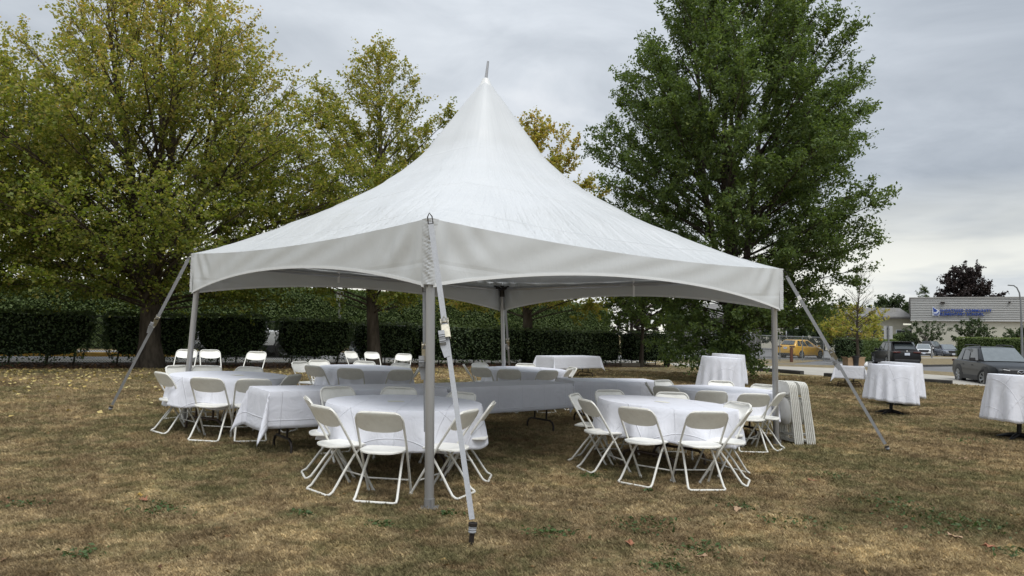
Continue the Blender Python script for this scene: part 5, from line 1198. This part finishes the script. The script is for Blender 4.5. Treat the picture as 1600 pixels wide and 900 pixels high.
# ------------------------------------------------------------------ posts, lamps, signs
M_post = pmat('painted_steel', (.20, .205, .21), .5, .4, var=.1)
def post_at(px, Y): d = ray(px, 540); x = d.x / d.y * Y; return x, Y, g(x, Y)
x, y, z = post_at(1597, 60); o = thing('street_lamp', 'tall grey street lamp with curved arm at the right edge', 'street lamp', (x, y, z))
zt_l = at_depth(1588, 446, 60).z - z
MB().tube([(0, 0, 0), (0, 0, 2.2), (-.03, 0, zt_l - 1.3), (-.12, 0, zt_l - .6), (-.32, 0, zt_l - .18), (-.60, 0, zt_l)], [.10, .085, .06, .055, .05, .04], 10).build('pole', M_post, o)
mb = MB(); mb.box((-.78, 0, zt_l), (.48, .20, .08), Matrix.Rotation(R_(4), 3, 'Y')); mb.build('lamp_head', M_post, o, bevel=.03)
x, y, z = post_at(1388.5, 42); o = thing('road_sign', 'back of a grey road sign on a steel post', 'sign', (x, y, z))
zs0, zs1 = at_depth(1389, 530, 42).z - z, at_depth(1389, 509.5, 42).z - z
MB().tube([(0, 0, -.05), (0, 0, zs1 + .02)], .045, 8).build('post', M_post, o)
mb = MB(); mb.box((.02, .06, (zs0 + zs1) / 2), (.50, .006, zs1 - zs0)); mb.build('sign_panel', pmat('bare_aluminium', (.42, .43, .44), .45, .6, var=.06), o, bevel=.002)
for zz in (.25, .75): mb = MB(); mb.box((.02, .045, zs0 + (zs1 - zs0) * zz), (.16, .03, .04)); mb.build('bracket', M_post, o)
x, y, z = post_at(1455.5, 74); o = thing('marker_post', 'short grey marker post in the dry grass strip', 'post', (x, y, z)); zz = at_depth(1455, 540, 74).z - z
mb = MB(); mb.tube([(0, 0, 0), (0, 0, zz), (0, 0, zz + .05)], [.08, .08, .03], 10); mb.build('shaft', M_post, o)
x, y, z = post_at(1236.5, 50); o = thing('wooden_bollard', 'short red brown wooden post before the taxi', 'post', (x, y, z)); mb = MB(); mb.box((0, 0, .48), (.17, .17, .96)); mb.box((0, 0, .975), (.12, .12, .03)); mb.build('timber', pmat('stained_timber', (.12, .05, .032), .8, var=.25, scale=14, stretch=(1, 1, .2)), o, bevel=.012)
x, y, z = post_at(1109, 37.5); o = thing('bollard', 'grey bollard seen between the two oak sprays', 'post', (x, y, z)); mb = MB(); mb.tube([(0, 0, 0), (0, 0, .9), (0, 0, .96)], [.10, .10, .05], 12); mb.build('shaft', M_post, o)
x, y, z = post_at(1113, 44); o = thing('street_post', 'thin galvanised post behind the low oak leaves', 'post', (x, y, z)); MB().tube([(0, 0, 0), (0, 0, 2.2)], .045, 8).build('shaft', M_alu, o)
bo = hl(s_at(530, 3.2), 3.2); o = thing('street_sign_pole', 'grey pole rising behind the hedge with a pale tag', 'pole', (bo.x, bo.y, g(bo.x, bo.y))); zz = at_depth(530, 455, bo.y).z - g(bo.x, bo.y)
MB().tube([(0, 0, 0), (0, 0, zz)], .05, 8).build('pole', M_alu, o); mb = MB(); mb.box((0, -.06, zz - .2), (.30, .01, .40)); mb.build('sign_panel', M_tag, o)
p = on_ground(984, 573); o = thing('timber_plank', 'weathered timber sleeper at the foot of the thin trunked tree', 'timber', p, R_(28)); mb = MB(); mb.box((0, 0, .09), (1.1, .22, .18)); mb.build('sleeper', pmat('weathered_wood', (.13, .11, .085), .9, var=.25, scale=10, stretch=(.2, 1, 1)), o, bevel=.015)
p = on_ground(1042, 573.5); o = thing('rubber_wheel', 'small black wheel standing by the end of the dark hedge', 'wheel', (p.x, p.y, p.z + .24), R_(15)); mb = MB(); mb.lathe([(.13, -.06), (.22, -.08), (.25, -.05), (.25, .05), (.22, .08), (.13, .06)], 20, Matrix.Rotation(R_(90), 4, 'Y'), caps=False); mb.build('tyre', M_tyre, o); mb = MB(); mb.lathe([(.13, -.04), (.13, .04), (.03, .05)], 16, Matrix.Rotation(R_(90), 4, 'Y')); mb.build('hub', M_dark, o)

# ------------------------------------------------------------------ planting on the school side
def hedge_px(px0, px1, Y0, Y1, h, lab, th, seed, m=M_lt, mc=M_core2, lsize=.13, dens=120, **k):
    a = at_depth(px0, 545, Y0); b_ = at_depth(px1, 545, Y1); a, b_ = Vector((a.x, a.y)), Vector((b_.x, b_.y)); d = b_ - a
    return hedge('hedge', lab, (a + b_) / 2, d, d.length, th, h, m, mc, seed, lsize=lsize, dens=dens, **k)
hedge_px(1316, 1349, 53, 53, 1.75, 'dark green clipped hedge behind the small table', 1.5, 101, M_lh, M_core)
hedge_px(1347, 1402, 55, 72, 1.75, 'bright topped clipped hedge left of the black hatchback', 1.5, 102, M_lt, M_core2, top_tint=.55)
hedge_px(1494, 1640, 72, 66, 2.25, 'bright topped clipped hedge behind the grey suv', 1.6, 103, M_lt, M_core2, top_tint=.5)
hedge_px(1396, 1413, 103, 103, 2.6, 'green clipped shrub left of the round one by the school', 2, 104, lsize=.2, dens=60)
hedge_px(1410, 1438, 105, 105, 2.9, 'rounded dark clipped shrub at the school corner', 3, 105, M_lh, M_core, lsize=.2, dens=70, dome=1.1, round_=.6)
hedge_px(1543, 1574, 103, 103, 2.3, 'rounded dark clipped shrub behind the white suv', 3, 106, M_lh, M_core, lsize=.2, dens=70, dome=.9, round_=.5)
hedge_px(1463, 1500, 106, 106, 1.3, 'low dark shrubs along the school wall', 1.5, 107, M_lh, M_core, lsize=.2, dens=60, dome=.4)
SG = 'small trees along the school wall'
for px, Y, H_, rr, lab, sd_, kw in ((1446, 101, 6.0, 2.6, 'small spreading tree below the eagle emblem', 61, {}), (1519.5, 99, 6.6, 2.5, 'small round crowned tree below the blue lettering', 62, {}), (1598, 96, 5.4, 1.9, 'small tree cut off by the right edge, by the lamp', 63, {})):
    x, y, z = post_at(px, Y)
    tree('small_tree', lab, 'tree', x, y, H_ - 1.7, envf([(1.6, .9), (2.3, rr), (3.4, rr * 1.05), (4.0, rr * .8), (H_ - 1.7, .6)]), .17, 1.5, 34, 4200 if sd_ != 61 else 2300, .24, .6, M_lg, M_bark2, lambda c, r: .4 + r.normal(size=len(c)) * .2, sd_, el=(12, 55), group=SG, sub_gap=.5, zmin=2.0, jit=.08)
x, y, z = post_at(1510, 140); H_ = at_depth(1510, 417, 140).z - z
tree('purple_tree', 'round dark purple tree rising behind the school roof', 'tree', x, y, H_, envf([(3, 3), (5, 5.2), (8, 5.7), (11, 5.0), (12.6, 4.0), (H_, 2.2)]), .4, 3, 90, 26000, .42, .75, M_lr, M_bark2, lambda c, r: .4 + r.normal(size=len(c)) * .25, 71, el=(8, 55), sub_gap=.8, twig=(.5, 1.2), jit=.15)
x, y, z = post_at(1394, 150); H_ = at_depth(1394, 464, 150).z - z
tree('round_tree', 'round green tree behind the low building roof', 'tree', x, y, H_, envf([(2, 4), (5, 6.2), (7.5, 5.0), (H_, 1.2)]), .4, 2, 80, 20000, .45, .75, M_lg, M_bark2, lambda c, r: .35 + r.normal(size=len(c)) * .2, 72, sub_gap=.8, twig=(.5, 1.2), jit=.15)
x, y, z = post_at(1443.5, 160); H_ = at_depth(1443.5, 449, 160).z - z
tree('conifer_tree', 'small dark conifer tip behind the school roof', 'tree', x, y, H_, envf([(2, 4.0), (H_ * .6, 2.8), (H_, .1)]), .3, 2, 70, 5200, .4, .3, M_lh, M_bark2, lambda c, r: .6 + r.normal(size=len(c)) * .2, 73, el=(-6, 20), sub_gap=.7, twig=(.3, .7), jit=.1)
x, y, z = post_at(1320, 60); tree('yellow_shrub_tree', 'yellow green small tree left of the bare topped one', 'tree', x, y, 4.3, envf([(1.2, 1.2), (2, 2.6), (3.2, 2.2), (4.3, .4)]), .1, 1.2, 36, 5200, .19, .7, M_lk, M_bark, lambda c, r: .58 + r.normal(size=len(c)) * .17, 74, sub_gap=.45, zmin=1.5)
x, y, z = post_at(985, 64); tree('dark_purple_tree', 'dark purple tree past the end of the tall hedge', 'tree', x, y, 6.5, envf([(1, 2), (2.5, 2.8), (5, 2.4), (6.5, .4)]), .2, 1.5, 40, 7000, .26, .7, M_lr, M_bark2, lambda c, r: .35 + r.normal(size=len(c)) * .2, 75, sub_gap=.5)
for k, (px, Y, H_, rr, lab) in enumerate(((1075, 104, 9, 4.5, 'dark green background tree left behind the oak'), (1160, 106, 8, 4.2, 'dark green background tree straight behind the oak'), (1225, 104, 7.5, 3.6, 'dark green background tree right behind the oak'), (1285, 108, 6.5, 3.4, 'dark green background tree above the taxi'))):
    x, y, z = post_at(px, Y); tree('background_tree', lab, 'tree', x, y, H_, envf([(.6, rr * .7), (3, rr), (H_ * .7, rr * .8), (H_, .4)]), .25, 1.0, 40, 6500, .36, .75, M_lg, M_bark2, lambda c, r: .3 + r.normal(size=len(c)) * .2, 80 + k, sub_gap=.8, twig=(.4, 1.0), jit=.12, group='background trees across the street')
